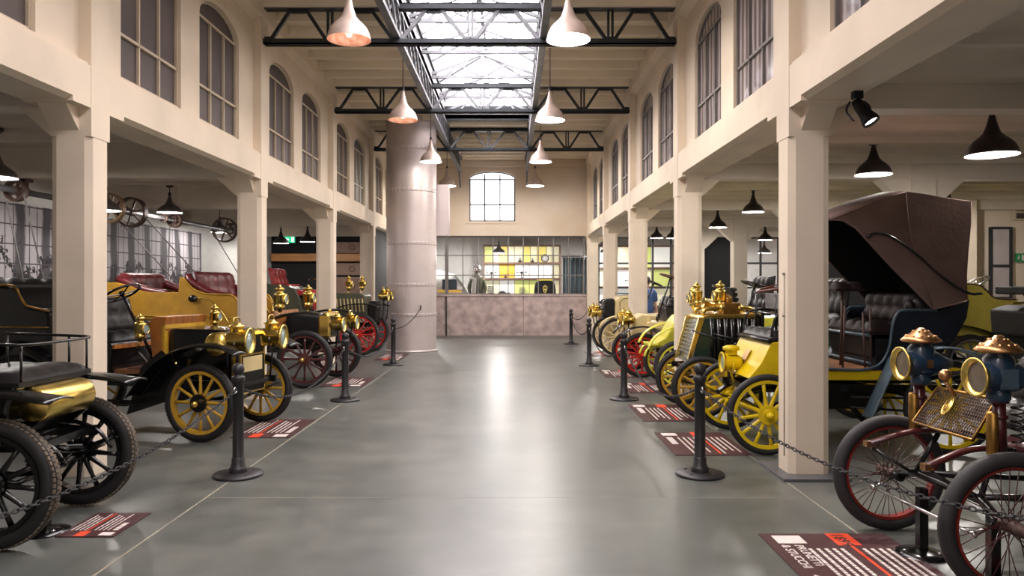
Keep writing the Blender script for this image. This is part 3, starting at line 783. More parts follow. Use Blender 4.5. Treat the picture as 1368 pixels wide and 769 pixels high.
sign(-2.95, -2.57, 4.82, 5.32, 'small maroon floor sign beside the nearest black wheels on the left', 'left')
sign(-3.0, -2.37, 7.93, 9.0, 'maroon floor sign in front of the twin brass headlamp car', 'left')
sign(-3.1, -2.39, 11.9, 13.0, 'maroon floor sign in front of the mustard tourer', 'left')
sign(-2.98, -2.42, 16.05, 17.6, 'maroon floor sign in front of the red wheeled olive car', 'left')

# ------------------------------------------------------------------ line shaft and belt pulleys of the left aisle
ZS = 2.95; XS = -7.0
sh = T('line_shaft', 'long grey line shaft hanging under the beams of the left aisle', 'shaft', (XS, 0, ZS))
P('rod', MB().tube([(0,8.2,0),(0,19.0,0)], .045, 12), 'shaft_gray', sh)
for y in (10.74, 15.01, 18.6): P('hanger', MB().bar((0,y,.20),(0,y,-.02),.10,.05).bx(-.09,.09,y-.05,y+.05,.14,.19).torus(.06,.022,16,8,Matrix.Translation((0,y,0)) @ Matrix.Rotation(R(90),4,'X')), 'rust', sh)
def pulley(y, r, w, m, lab, n=6):
    MX = Matrix.Rotation(R(90), 4, 'X')
    t = P('belt_pulley', MB().lathe([(r-.035,-w/2),(r,-w/2),(r,w/2),(r-.035,w/2),(r-.035,-w/2)], 32, MX, smooth=False), m, sh, lab, (0,y,0))
    P('hub', MB().lathe([(.0,-w*.7),(.065,-w*.7),(.065,w*.7),(.0,w*.7)], 16, MX, smooth=False), m, t)
    sp = MB().bar((0,0,.05),(0,0,r-.03),.04,.025).mesh('spoke', m)
    for i in range(n): link('spoke', sp, t, rot=(0,2*PI*i/n+.3,0))
pulley(10.55,.155,.10,'rust','small dark pulley left of the nearest left column', 5)
pulley(13.0,.26,.10,'tan_rim','tan rimmed pulley half behind the nearest left column')
pulley(13.75,.275,.14,'rust','large dark pulley right of the nearest left column')
pulley(15.5,.15,.10,'rust','small pulley in the middle of the shaft', 5)
pulley(18.2,.30,.12,'rust','farthest large pulley')
def belt(p, q):
    P('drive_belt', MB().tube([p, q], .012, 5), 'mid_gray', sh)
belt((-.2,13.75,-.19),(.9,16.6,-2.75)); belt((.25,13.75,-.1),(1.5,16.6,-2.75)); belt((.28,18.2,-.05),(1.3,20.0,-2.75)); belt((-.2,18.2,-.2),(.7,20.0,-2.75)); belt((-.1,10.5,-.15),(-.25,11.6,-2.85)); belt((.14,10.5,-.05),(.1,11.6,-2.85)); belt((-.1,15.5,-.12),(-.6,16.4,-2.85))
# exit signs
t = T('exit_sign', 'lit green exit sign on the black wall of the left aisle', 'exit sign', (-7.65, 25.68, 3.04))
P('housing', MB().bx(-.2,.2,-.03,.03,0,.24).bx(-.015,.015,-.01,.01,.24,.50), 'black_matte', t)
f = P('face', MB().bx(-.19,.19,-.036,-.03,.01,.23), 'exit_glow', t)
P('pictogram', MB().bx(.07,.15,-.04,-.036,.04,.20).prism([(-.16,.12),(-.09,.19),(-.09,.145),(-.02,.145),(-.02,.095),(-.09,.095),(-.09,.05)], -.04, -.036, 'y'), 'exit_white', f)
t = T('exit_sign', 'green exit sign on the lit cream wall at the right edge', 'exit sign', (9.86+.0, 15.08, 2.13))
t.location = (10.22, 15.07, 2.08)
P('plate', MB().bx(-.09,.09,-.01,.02,0,.17), 'exit_green', t)
P('pictogram', MB().bx(.02,.065,-.014,-.010,.03,.14).ball((-.035,-.012,.125),(.012,.003,.012),8).tube([(-.035,-.012,.11),(-.045,-.012,.075),(-.03,-.012,.03)],.008,6).tube([(-.045,-.012,.075),(-.065,-.012,.04)],.008,6).tube([(-.06,-.012,.09),(-.035,-.012,.105),(-.01,-.012,.085)],.006,6), 'sign_white', t)
# ------------------------------------------------------------------ components of the veteran cars (car frame: x forward, y left, z up)
RX = Matrix.Rotation(R(90), 4, 'X')
wcache = {}
def wheel(car, x, y, rad, tw=.07, n=12, tyre='rubber', rim='gold_spoke', spoke=None, hub='brass', wire=False, tread=None, steer=0, ph=0.):
    spoke = spoke or rim; s = 1 if y > 0 else -1
    key = (round(rad,3), tw, n, tyre, rim, spoke, hub, wire, tread, s)
    if key not in wcache:
        ri = rad-tw; rr = ri-(.014 if wire else .028)
        rm = MB().lathe([(rr,-tw*.34),(ri+.004,-tw*.40),(ri+.004,tw*.40),(rr,tw*.34),(rr,-tw*.34)], 48, RX, smooth=False)
        ty = MB(); ty.mat(0).torus(rad-tw*.54, tw*.54, 48, 12, RX, sq=1.0)
        if tread:
            ty.mat(1)
            for i in range(72):
                a = 2*PI*i/72; M = Matrix.Rotation(a, 4, 'Y')
                for q, yy in ((0,-.26),(.5,.0),(0,.26)):
                    ty.box((0, yy*tw, rad-.006+(.0 if not yy else -.005)), (.024, tw*.26, .010), Matrix.Rotation(a+q*2*PI/72, 4, 'Y'))
        hr = .035 if wire else .06
        hb = MB().lathe([(.0,-tw*.8),(hr*.8,-tw*.8),(hr,-tw*.5),(hr,tw*.5),(hr*.8,tw*.8),(.0,tw*.8)], 20, RX, smooth=False)
        if not wire: hb.lathe([(.0,-.012),(hr*1.55,-.012),(hr*1.55,.012),(.0,.012)], 20, Matrix.Translation((0,s*tw*.42,0)) @ RX, smooth=False)
        cp = MB().lathe([(.0,.07),(.014,.07),(.024,.062),(.034,.045),(.036,0),(.0,0)], 16, Matrix.Translation((0,s*tw*.8,0)) @ Matrix.Rotation(R(-90*s), 4, 'X'))
        if wire: sp = MB().tube([(.026,.022,.0),(.0,.0,rr+.004)], .0028, 5)
        else: sp = MB().tube([(0,0,.04),(0,0,.10),(0,0,rr*.7),(0,0,rr+.012)], [.024,.021,.016,.020], 8, sq=.8)
        wcache[key] = (rm.mesh('wheel', rim), ty.mesh('tyre', [tyre, tread] if tread else [tyre]), hb.mesh('hub', rim if not wire else hub), cp.mesh('hub_cap', hub), sp.mesh('spoke', spoke))
    rm, ty, hb, cp, sp = wcache[key]
    w = link('wheel', rm, car, (x, y, rad), (0,0,steer))
    link('tyre', ty, w); link('hub', hb, w); link('hub_cap', cp, w)
    for i in range(n):
        o = link('spoke', sp, w, rot=(0, 2*PI*i/n+ph, 0))
        if wire: o.scale = ((1,-1)[(i//2) % 2], (1,-1)[i % 2], 1)
    return w
def wheels(car, wb, tr, rf, rr, trr=None, **k):
    for x, r_, t in ((0, rf, tr), (-wb, rr, trr or tr)):
        for s in (1, -1): wheel(car, x, s*t/2, r_, **k)
def springm(L, h, w=.042, n=10):
    """half-elliptic leaf stack, ends at z 0, camber upward"""
    mb = MB()
    for j, f in enumerate((1., .74, .48)):
        xs = [-L/2*f+L*f*i/n for i in range(n+1)]
        zf = lambda x: h*(1-(2*x/L)**2)
        lo = [(x, zf(x)-.009*(j+1)) for x in xs]; up = [(x, zf(x)-.009*j-.001) for x in xs]
        mb.prism(lo+up[::-1], -w/2, w/2, 'y')
    return mb
def running_gear(car, wb, tr, rf, rr, zc=.56, m='black_paint', y=.33, xf=.18, xr=.25):
    ch = MB()
    for s in (1, -1): ch.bx(-wb-xr, xf, s*y-.022, s*y+.022, zc-.04, zc+.03)
    for x in (xf-.06, -wb*.33, -wb*.66, -wb-xr+.06): ch.bx(x-.02, x+.02, -y, y, zc-.03, zc+.02)
    P('chassis', ch, m, car)
    P('front_axle', MB().tube([(0,-tr/2+.03,rf),(0,-tr/2+.12,rf-.02),(0,-tr*.28,rf-.05),(0,tr*.28,rf-.05),(0,tr/2-.12,rf-.02),(0,tr/2-.03,rf)], .02, 8), m, car)
    P('rear_axle', MB().tube([(-wb,-tr/2+.03,rr),(-wb,tr/2-.03,rr)], .026, 8).ball((-wb,0,rr), (.10,.11,.10), 12), m, car)
    P('tie_rod', MB().tube([(-.10,-tr/2+.14,rf-.02),(-.10,tr/2-.14,rf-.02)], .010, 6), m, car)
    for x, r_, t in ((0, rf, tr), (-wb, rr, tr)):
        for s in (1, -1):
            h = max(.06, zc-.05-r_)
            P('leaf_spring', springm(.72, -h*.8), m, car, loc=(x, s*y*1.06, r_+h))
def headlamp(car, x, y, z, r=.11, L=.2, m='brass', zbase=None, chim=True, tilt=0., yaw=0., name='headlamp', label=None):
    M = Matrix.Rotation(R(90), 4, 'Y')
    b = P(name, MB().lathe([(.0,-L*.55),(r*.45,-L*.52),(r*.72,-L*.36),(r*.78,-L*.15),(r*.82,L*.22),(r*.98,L*.34),(r*1.04,L*.42),(r*1.04,L*.46),(r*.94,L*.48),(r*.86,L*.40),(r*.82,L*.30)], 24, M), m, car, label, (x,y,z), (0,tilt,R(yaw)))
    P('lens', MB().lathe([(.0,L*.44),(r*.5,L*.42),(r*.9,L*.36)], 24, M), 'lens', b)
    if chim:
        P('chimney', MB().lathe([(r*.5,r*.55),(r*.5,r*1.05),(r*.62,r*1.08),(r*.62,r*1.2),(r*.36,r*1.28),(r*.3,r*1.42),(r*.0,r*1.46)], 16, Matrix.Translation((-L*.05,0,0))), m, b)
        P('carry_handle', MB().tube(spline([(-L*.05,-r*.6,r*1.0),(-L*.05,-r*.5,r*1.75),(-L*.05,r*.5,r*1.75),(-L*.05,r*.6,r*1.0)], 5), r*.06, 6), m, b)
    if zbase is not None: P('lamp_bracket', MB().tube([(0,0,-r*.7),(0,0,-r*1.1),(-.03,0,zbase-z)], .012, 8).tube([(0,-r*.85,0),(0,-r*.7,-r*.95),(0,r*.7,-r*.95),(0,r*.85,0)], .009, 6), m if zbase > z-.3 else 'black_paint', b)
    return b
def lantern(car, x, y, z, h=.28, m='brass', name='side_lamp', lens_y=0):
    """upright oil lamp: font, body with round lens to the front, stacked chimney with finial"""
    r = h*.21
    b = P(name, MB().lathe([(.0,-h*.36),(r*.35,-h*.34),(r*.4,-h*.26),(r*.8,-h*.22),(r*.85,-h*.1),(r*.6,-h*.06),(r,-h*.02),(r,h*.24),(r*1.15,h*.26),(r*.85,h*.33),(r*.55,h*.36),(r*.55,h*.44),(r*.9,h*.46),(r*.6,h*.54),(r*.25,h*.57),(r*.2,h*.62),(.0,h*.66)], 16), m, car, loc=(x,y,z))
    P('bezel', MB().lathe([(r*.85,r*.7),(r*.95,r*1.25),(r*.8,r*1.3),(r*.75,r*1.1)], 16, Matrix.Translation((0,0,h*.11)) @ Matrix.Rotation(R(90), 4, 'Y')), m, b)
    P('lens', MB().lathe([(.0,r*1.2),(r*.78,r*1.15)], 16, Matrix.Translation((0,0,h*.11)) @ Matrix.Rotation(R(90), 4, 'Y')), 'lens', b)
    P('bracket', MB().tube([(0,0,-h*.34),(-.02,0,-h*.48),(-.05,0,-h*.55)], .011, 6), m, b)
    return b
def pillow(w, h, t, nx=4, ny=2, tuft=.35, rnd=.12, k=5):
    """tufted cushion: w along x, h along y, bulging up z"""
    mb = MB(); NX, NY = nx*k, ny*k; g = []
    for j in range(NY+1):
        for i in range(NX+1):
            u, v = i/NX, j/NY
            e = min(1, min(u, 1-u)*w/(rnd*min(w,h)+1e-6), min(v, 1-v)*h/(rnd*min(w,h)+1e-6)); e = math.sqrt(max(0, 1-(1-e)**2))
            q = (abs(math.sin(PI*u*nx))*abs(math.sin(PI*v*ny)))**.45
            g.append((w*(u-.5), h*(v-.5), t*(.35+.65*e)*(1-tuft+tuft*q)))
    W = NX+1; fs = [(j*W+i, j*W+i+1, (j+1)*W+i+1, (j+1)*W+i) for j in range(NY) for i in range(NX)]
    mb.add(g, fs, True)
    rim = [i for i in range(NX+1)]+[j*W+NX for j in range(1, NY+1)]+[NY*W+i for i in range(NX-1, -1, -1)]+[j*W for j in range(NY-1, 0, -1)]
    vs = [g[i] for i in rim]; b = [(x, y, 0) for x, y, z in vs]; n = len(vs)
    mb.add(vs+b, [(i, n+i, n+(i+1) % n, (i+1) % n) for i in range(n)]+[tuple(range(n, 2*n))], False)
    return mb
def seat(car, x, z, w, d, m, back=.45, tilt=12, t=.13, y=0., nx=4, name=True, face=1, bnz=2):
    """bench cushion with its front edge forward (face 1) and a leaned, tufted backrest"""
    P('seat', pillow(d, w, t, 2, nx, .25), m, car, loc=(x, y, z))
    if back:
        M = Matrix.Translation((x-face*d*.5, y, z+t*.5)) @ Matrix.Rotation(R(-tilt*face), 4, 'Y') @ Matrix.Rotation(R(90*face), 4, 'Y') @ Matrix.Translation((-back/2*face, 0, 0))
        o = P('backrest', pillow(back, w, .11, bnz, nx, .32), m, car); o.matrix_local = M
def fender(car, path, y0, y1, m='black_paint', crown=.025, n=5, label=None, name='fender', sp=5):
    pts = spl2(path, sp); mb = MB(); rings = []
    for i, (x, z) in enumerate(pts):
        a, b = pts[max(0,i-1)], pts[min(len(pts)-1,i+1)]
        dx, dz = b[0]-a[0], b[1]-a[1]; l = math.hypot(dx, dz) or 1; nx_, nz_ = -dz/l, dx/l
        if nz_ < 0: nx_, nz_ = -nx_, -nz_
        rings.append([(x+nx_*crown*(1-(2*k/n-1)**2), y0+(y1-y0)*k/n, z+nz_*crown*(1-(2*k/n-1)**2)) for k in range(n+1)])
    mb.loft(rings, False, True, False)
    return P(name, mb, m, car, label, solid=.012)
def steering(car, p, q, r=.2, m='wood_rim', col='brass', n=4):
    p, q = V(p), V(q); d = (q-p).normalized()
    P('steering_column', MB().tube([p, q], .017, 8).tube([p+d*.02, p+d*.12], .03, 8), col, car)
    w = P('steering_wheel', MB().torus(r, .015, 36, 8), m, car); w.matrix_local = aim(q, d)
    sp = MB()
    for i in range(n): sp.bar((0,0,-.02), (r*math.cos(2*PI*i/n+.4), r*math.sin(2*PI*i/n+.4), 0), .018, .008)
    sp.lathe([(.0,.02),(.03,.015),(.03,-.03),(.0,-.03)], 12)
    P('spider', sp, col, w)
def lever(car, p, q, m='brass', name='lever'):
    p, q = V(p), V(q)
    P(name, MB().tube([p, q], .010, 6).ball(q, .02, 8), m, car)
def side(car, name, poly, y0, y1, m, bev=.008, label=None, smooth=False):
    return P(name, MB().prism(poly, y0, y1, 'y', smooth=smooth), m, car, label, bev=bev)
def carroot(lab, x, y, deg, name='veteran_car', cat='car'):
    return T(name, lab, cat, (x, y, 0), R(deg), 'veteran cars in the hall')
def stand(x, y, h, lab, r=.16):
    t = T('axle_stand', lab, 'stand', (x, y, 0), 0, 'axle stands under the cars')
    P('base', MB().lathe([(.0,0),(r,0),(r,.008),(r*.5,.022),(.045,.03),(.0,.03)], 32), 'black_paint', t)
    P('post', MB().bx(-.026,.026,-.026,.026,.02,h), 'black_paint', t)
    P('bolt', MB().ball((r*.55,-.05,.022), (.016,.016,.012), 10), 'chrome', t)
# ================================================================== left row
# ---- L1: small black open car at the left edge
c = carroot('black open car with brass drum and black spoked wheels at the left edge', -3.18, 5.05, 0)
for s in (1, -1):
    wheel(c, 0, s*.47, .405, .10, 12, 'rubber', 'black_paint', 'black_paint', 'black_paint', tread='rubber_tread', ph=.1)
    wheel(c, -1.5, s*.50, .47, .085, 14, 'rubber', 'black_paint', 'black_paint', 'black_paint', tread='rubber_tread')
running_gear(c, 1.5, .94, .405, .47, .60, y=.27, xf=.22)
P('brass_drum', MB().lathe([(.0,-.27),(.10,-.27),(.112,-.262),(.115,-.25),(.115,.25),(.112,.262),(.10,.27),(.0,.27)], 32, Matrix.Translation((.12,-.02,.86)) @ RX), 'brass', c)
for y in (-.3,.25): P('drum_bracket', MB().prism([(-.12,.66),(.05,.66),(.16,.745),(.0,.76),(-.12,.80)], y, y+.03), 'black_paint', c)
side(c, 'body', [(.02,.62),(.04,.86),(.09,.99),(-.66,.99),(-.70,.70),(-1.0,.66),(-1.15,.98),(-1.72,1.0),(-1.80,.70),(-1.6,.62)], -.40, .40, 'black_paint', .02)
P('front_seat', pillow(.62, .80, .10, 2, 4, .12, .3), 'leather_black', c, loc=(-.20,0,.985))
sr = MB()
sr.tube(spline([(-.60,-.40,1.27),(.0,-.41,1.255),(.14,-.34,1.25),(.165,-.1,1.25),(.165,.12,1.25),(.13,.34,1.25),(.0,.40,1.255),(-.50,.40,1.27)], 6), .010, 8)
for x, y in ((-.05,-.40),(.10,.36),(-.05,.40),(.10,-.36),(-.5,-.4),(-.5,.4)): sr.tube([(x,y,.98),(x,y,1.255)], .008, 6)
P('seat_rail', sr, 'black_paint', c)
seat(c, -1.35, .98, .8, .5, 'leather_black', .45)
for s in (1, -1):
    fender(c, [(-.40,.905),(-.18,.945),(.10,.955),(.42,.915)], s*.47-.13, s*.47+.13, 'black_paint', .02, label=None)
    fender(c, [(-1.05,.78),(-1.3,1.0),(-1.6,1.02),(-1.95,.80)], s*.52-.12, s*.52+.12, 'black_paint', .02)
    P('front_horn', MB().tube(spline([(-.35,s*.27,.60),(.0,s*.27,.66),(.22,s*.27,.60),(.33,s*.27,.47)]), [.015]*18+[.012], 8), 'black_paint', c)
    P('spring_tip', MB().tube(spline([(.20,s*.34,.50),(.27,s*.34,.53),(.30,s*.34,.58)]), .009, 6), 'black_paint', c)
P('steering_link', MB().tube([(-.25,.3,.44),(.15,-.30,.47),(.30,-.36,.47)], .012, 6).tube([(-.3,-.2,.55),(.25,.05,.53)], .014, 6), 'black_paint', c)
P('foot_pedal', MB().bar((-.1,-.1,.62),(.24,-.1,.54),.05,.012), 'black_paint', c)
steering(c, (-.75,0,.7), (-.95,0,1.42), .17, 'wood_rim', 'black_paint')
stand(-3.08, 4.93, .36, 'black axle stand with round base under the black open car', .15)

# ---- L2: black tourer with twin drum headlamps, yellow wheels
c = carroot('black tourer with gold yellow wheels and two large brass drum headlamps', -3.11, 8.31, -12)
wheels(c, 2.25, 1.16, .405, .43, tw=.08, n=12, tyre='rubber', rim='gold_spoke', hub='brass', tread='rubber')
for o in c.children:
    if o.name.startswith('wheel'):
        for h in o.children:
            if h.name.startswith('hub') and not h.name.startswith('hub_cap'):
                h.data = h.data.copy(); h.data.materials[0] = MATS['black_paint']
running_gear(c, 2.25, 1.16, .405, .43, .56, y=.34, xf=.34)
side(c, 'bonnet', [(.14,.58),(.14,1.10),(.10,1.14),(-.58,1.15),(-.60,1.0),(-.60,.60)], -.29, .29, 'black_paint', .03)
g = MB().bx(.145,.20,-.29,.29,.50,1.08); P('radiator', g, 'black_matte', c, bev=.02)
fr = MB().bar((.20,-.29,.50),(.20,-.29,1.09),.035,.03).bar((.20,.29,.50),(.20,.29,1.09),.035,.03).bar((.20,-.29,1.085),(.20,.29,1.085),.035,.03).bar((.20,-.29,.50),(.20,.29,.50),.035,.03)
P('radiator_frame', fr, 'brass', c)
pl = P('number_plate', MB().bx(.235,.25,-.24,.22,.46,.86), 'black_matte', c)
P('plate_frame', MB().bar((.25,-.245,.46),(.25,-.245,.865),.018).bar((.25,.225,.46),(.25,.225,.865),.018).bar((.25,-.25,.865),(.25,.23,.865),.018).bar((.25,-.25,.455),(.25,.23,.455),.018), 'brass', pl)
P('plate_panel', MB().bx(.25,.256,-.20,.18,.68,.84), 'cream_paint', pl)
for s in (1, -1):
    hl = headlamp(c, .28, s*.36 if s > 0 else -.34, 1.03, .135, .30, 'brass', .56, yaw=9)
    P('burner_drum', MB().lathe([(.0,-.11),(.11,-.11),(.125,-.08),(.125,.08),(.11,.11),(.0,.11)], 24, Matrix.Translation((-.20,0,-.03)) @ RX), 'brass', hl)
    fender(c, [(-.80,.44),(-.66,.62),(-.48,.80),(-.24,.93),(.02,.985),(.30,.97),(.46,.90)], s*.58-.12, s*.58+.13, 'black_paint', .03)
    fender(c, [(-1.6,.52),(-1.85,.82),(-2.25,.98),(-2.6,.82),(-2.75,.6)], s*.60-.12, s*.60+.13, 'black_paint', .03)
    P('running_board', MB().bx(-1.65,-.78,s*.58-.13,s*.58+.13,.36,.385), 'black_paint', c, bev=.005)
    side(c, 'valance', [(-1.0,.22),(-.44,.40),(-.36,.74),(-.58,.92),(-.82,.74)], s*.42-.012, s*.42+.012, 'black_paint', 0)
P('fender_dome', MB().ball((-.16,-.36,.955), (.05,.05,.05), 14), 'chrome', c)
P('brass_cock', MB().tube([(-.42,-.36,.74),(-.42,-.42,.74)], .02, 8).tube([(-.42,-.40,.70),(-.42,-.40,.80)], .012, 8), 'brass', c)
d = P('dashboard', MB().prism([(-.62,.60),(-.72,.62),(-.78,1.22),(-.72,1.28),(-.56,1.28),(-.58,1.20)], -.36, .36), 'wood_dash', c, bev=.01)
P('dash_trim', MB().bx(-.615,-.585,-.365,-.30,.62,1.18).bx(-.615,-.585,.30,.365,.62,1.18).bx(-.61,-.58,-.36,.36,1.15,1.19), 'gold_spoke', d)
lantern(c, -.80, -.47, 1.12, .30); lantern(c, -.50, .42, 1.22, .27)
steering(c, (-.86,-.12,.72), (-1.32,-.12,1.53), .20, 'black_paint', 'black_paint')
P('pedal', MB().tube(spline([(-1.2,-.05,.9),(-1.0,-.05,.72),(-.85,-.05,.70)]), .012, 6), 'chrome', c)
P('floor', MB().bx(-1.75,-.62,-.40,.40,.66,.70), 'wood_floor', c)
P('floor_mat', MB().bx(-1.05,-.74,-.36,.36,.70,.712), 'leather_brown', c)
side(c, 'front_seat_box', [(-1.18,.66),(-1.14,.95),(-1.18,1.0),(-1.68,1.0),(-1.82,1.42),(-1.90,1.42),(-1.78,.66)], -.46, .46, 'black_paint', .015)
P('seat_band', MB().bx(-1.15,-1.125,-.46,.46,.93,.975), 'wood_dash', c)
seat(c, -1.40, .98, .86, .46, 'leather_black', .44, 14)
side(c, 'tonneau', [(-1.84,.62),(-1.84,1.32),(-1.90,1.36),(-2.05,1.37),(-2.14,1.40),(-2.28,1.60),(-2.78,1.62),(-2.86,1.30),(-2.72,.62)], -.58, .58, 'black_paint', .03)
tr = MB()
for s in (1, -1):
    tr.tube(spline([(-1.84,s*.585,1.335),(-2.04,s*.585,1.375),(-2.14,s*.585,1.405),(-2.22,s*.585,1.51),(-2.29,s*.585,1.605),(-2.5,s*.585,1.625),(-2.78,s*.585,1.625)], 5), .014, 6)
    tr.tube([(-1.85,s*.585,1.16),(-2.80,s*.585,1.16)], .010, 6)
P('gold_trim', tr, 'brass_old', c)
P('rear_back', pillow(.26, 1.12, .10, 1, 4, .2), 'leather_black', c, loc=(-2.52,0,1.60))

# ---- L3: mustard tourer with maroon seats and wheels
c = carroot('mustard yellow tourer with maroon leather seats and maroon spoked wheels', -3.18, 12.44, -6)
wheels(c, 2.65, 1.46, .455, .46, tw=.085, n=12, tyre='rubber', rim='maroon_paint', hub='brass')
running_gear(c, 2.65, 1.46, .455, .46, .62, y=.38, xf=.30)
P('radiator_shell', MB().prism([(.04,.76),(.04,1.12),(.07,1.17),(.20,1.17),(.24,1.12),(.24,.76)], -.27, .27), 'brass', c, bev=.03)
P('radiator_core', MB().bx(.24,.248,-.21,.21,.79,1.11), 'black_matte', c)
P('filler_cap', MB().lathe([(.0,.05),(.03,.045),(.035,0),(.0,0)], 14, Matrix.Translation((.14,0,1.17))), 'brass', c)
side(c, 'bonnet', [(.04,.66),(.04,1.10),(-.50,1.16),(-.55,.66)], -.26, .26, 'black_matte', .03)
for s in (1, -1):
    headlamp(c, .40, s*.34, .98, .115, .24, 'brass', .62)
    fender(c, [(-.78,.78),(-.62,1.02),(-.30,1.14),(.02,1.17),(.30,1.14)], s*.72-.11, s*.72+.11, 'black_paint', .03)
    fender(c, [(-2.0,.55),(-2.25,.92),(-2.65,1.04),(-3.0,.9)], s*.73-.12, s*.73+.12, 'black_paint', .03)
    lantern(c, -.46, s*.60, 1.34, .44)
    P('running_board', MB().bx(-1.95,-.80,s*.66-.13,s*.66+.13,.44,.465), 'black_paint', c)
    body = side(c, 'tub_side', [(-1.15,.92),(-1.10,1.15),(-1.14,1.34),(-1.24,1.45),(-1.66,1.47),(-1.90,1.56),(-2.05,1.73),(-2.12,1.75),(-2.14,1.50),(-2.62,1.50),(-2.80,1.53),(-2.95,1.60),(-3.2,1.66),(-3.42,1.66),(-3.50,1.40),(-3.40,1.06),(-3.0,1.0)], s*.62-.02, s*.62+.02, 'mustard_paint', .008)
    P('tub_trim', MB().tube(spline([(-1.12,s*.64,1.32),(-1.24,s*.64,1.455),(-1.66,s*.64,1.475),(-1.90,s*.64,1.565),(-2.06,s*.64,1.74)], 5), .014, 6).tube([(-1.14,s*.645,1.10),(-3.4,s*.645,1.13)], .010, 6), 'gold_spoke', body)
P('tub_lower', MB().bx(-3.38,-1.08,-.60,.60,.66,1.0), 'maroon_paint', c, bev=.03)
P('tub_back', MB().prism([(-3.40,1.0),(-3.5,1.4),(-3.42,1.66),(-3.36,1.66),(-3.43,1.4),(-3.34,1.0)], -.6, .6), 'mustard_paint', c)
seat(c, -1.52, 1.22, 1.16, .50, 'leather_maroon', .56, 14, nx=4)
seat(c, -2.80, 1.24, 1.16, .50, 'leather_maroon', .52, 14, nx=4)
for s in (1, -1):
    P('arm_cushion', MB().tube(spline([(-1.28,s*.54,1.42),(-1.6,s*.55,1.48),(-1.95,s*.55,1.66),(-2.05,s*.5,1.76)], 5), .065, 10), 'leather_maroon', c)
    P('arm_cushion', MB().tube(spline([(-2.35,s*.54,1.47),(-2.7,s*.55,1.52),(-3.05,s*.55,1.64),(-3.25,s*.5,1.72)], 5), .065, 10), 'leather_maroon', c)
P('front_footboard', MB().prism([(-.55,.70),(-.60,1.20),(-.66,1.20),(-.72,.74),(-1.1,.74),(-1.1,.70)], -.5, .5), 'wood_dash', c)
steering(c, (-.66,-.2,.9), (-1.12,-.2,1.66), .21, 'wood_dash', 'brass')
lever(c, (-1.0,.46,.7), (-1.05,.46,1.3))
hn = P('bulb_horn', MB().ball((-1.86,-.70,1.40), (.075,.06,.06), 14), 'black_paint', c)
P('horn_tube', MB().tube(spline([(-1.79,-.70,1.41),(-1.6,-.70,1.39),(-1.40,-.70,1.22),(-1.25,-.70,1.0)], 6), .012, 8), 'brass', hn)

# ---- L4: olive car with red seats and red wheels
c = carroot('olive green car with red leather seats and bright red spoked wheels', -3.47, 17.42, -3)
wheels(c, 2.4, 1.0, .49, .52, tw=.08, n=12, tyre='rubber_gray', rim='red_paint', hub='brass')
running_gear(c, 2.4, 1.0, .49, .52, .70, y=.30, xf=.30)
side(c, 'bonnet', [(.18,.84),(.10,1.36),(.02,1.42),(-.60,1.42),(-.70,1.30),(-.76,.84)], -.31, .31, 'olive_paint', .03)
lv = MB()
for i in range(9):
    x = -.62+i*.085
    for s in (1, -1): lv.bar((x+.02, s*.315, 1.0), (x-.012, s*.315, 1.30), .034, .022)
P('bonnet_louvres', lv, 'cream_paint', c)
P('radiator', MB().bx(.18,.34,-.26,.26,.72,1.24), 'black_matte', c, bev=.02)
tb = MB()
for i in range(8): tb.tube([(.36,-.25,.78+i*.055),(.36,.25,.78+i*.055)], .012, 6)
P('radiator_tubes', tb, 'black_paint', c)
for s in (1, -1):
    headlamp(c, .50 if s > 0 else .55, s*.33, 1.36, .115, .24, 'brass', .8)
    lantern(c, -.28 if s < 0 else -.10, s*.26, 1.60, .36)
    fender(c, [(-.75,.80),(-.55,1.04),(-.20,1.16),(.25,1.17),(.5,1.10)], s*.5-.09, s*.5+.09, 'black_paint', .02)
    fender(c, [(-1.8,.7),(-2.0,1.0),(-2.4,1.14),(-2.75,1.0)], s*.5-.09, s*.5+.10, 'black_paint', .02)
side(c, 'body', [(-.76,.84),(-.90,1.02),(-1.30,1.04),(-1.34,1.30),(-1.46,1.52),(-1.70,1.62),(-2.2,1.64),(-2.62,1.60),(-2.6,.84)], -.46, .46, 'olive_paint', .03)
seat(c, -1.34, 1.38, .88, .58, 'leather_red', 0)
seat(c, -1.80, 1.50, .88, .40, 'leather_red', .44, 14)
P('seat_apron', MB().bx(-1.06,-1.02,-.43,.43,1.04,1.38), 'leather_red', c, bev=.01)
P('dash_board', MB().bx(-.80,-.74,-.36,.36,.9,1.36), 'wood_dash', c, bev=.008)
steering(c, (-.78,-.2,.95), (-1.02,-.2,1.78), .20, 'black_paint', 'brass_old')
lever(c, (-.9,-.50,.85), (-.62,-.50,1.45), 'chrome')
# ================================================================== right row (facing the aisle: heading 180)
# ---- R1: wire wheeled quadricycle with blue lamps and a mesh apron
c = carroot('wire wheeled quadricycle with blue and brass lamps and a mesh apron in the right foreground', 2.535, 4.42, 183.4, 'quadricycle')
for s in (1, -1):
    wheel(c, 0, s*.555, .383, .078, 36, 'rubber_gray', 'rim_red', 'maroon_paint', 'rust', wire=True)
    wheel(c, -1.45, s*.50, .36, .075, 36, 'rubber_gray', 'rim_red', 'maroon_paint', 'rust', wire=True)
P('front_axle', MB().tube([(0,-.50,.383),(0,-.42,.383)], .030, 12).tube([(0,.42,.383),(0,.50,.383)], .030, 12).tube([(0,-.44,.40),(-.03,-.30,.44),(-.03,.30,.44),(0,.44,.40)], .026, 10), 'black_paint', c)
P('rear_axle', MB().tube([(-1.45,-.48,.36),(-1.45,.48,.36)], .026, 10), 'black_paint', c)
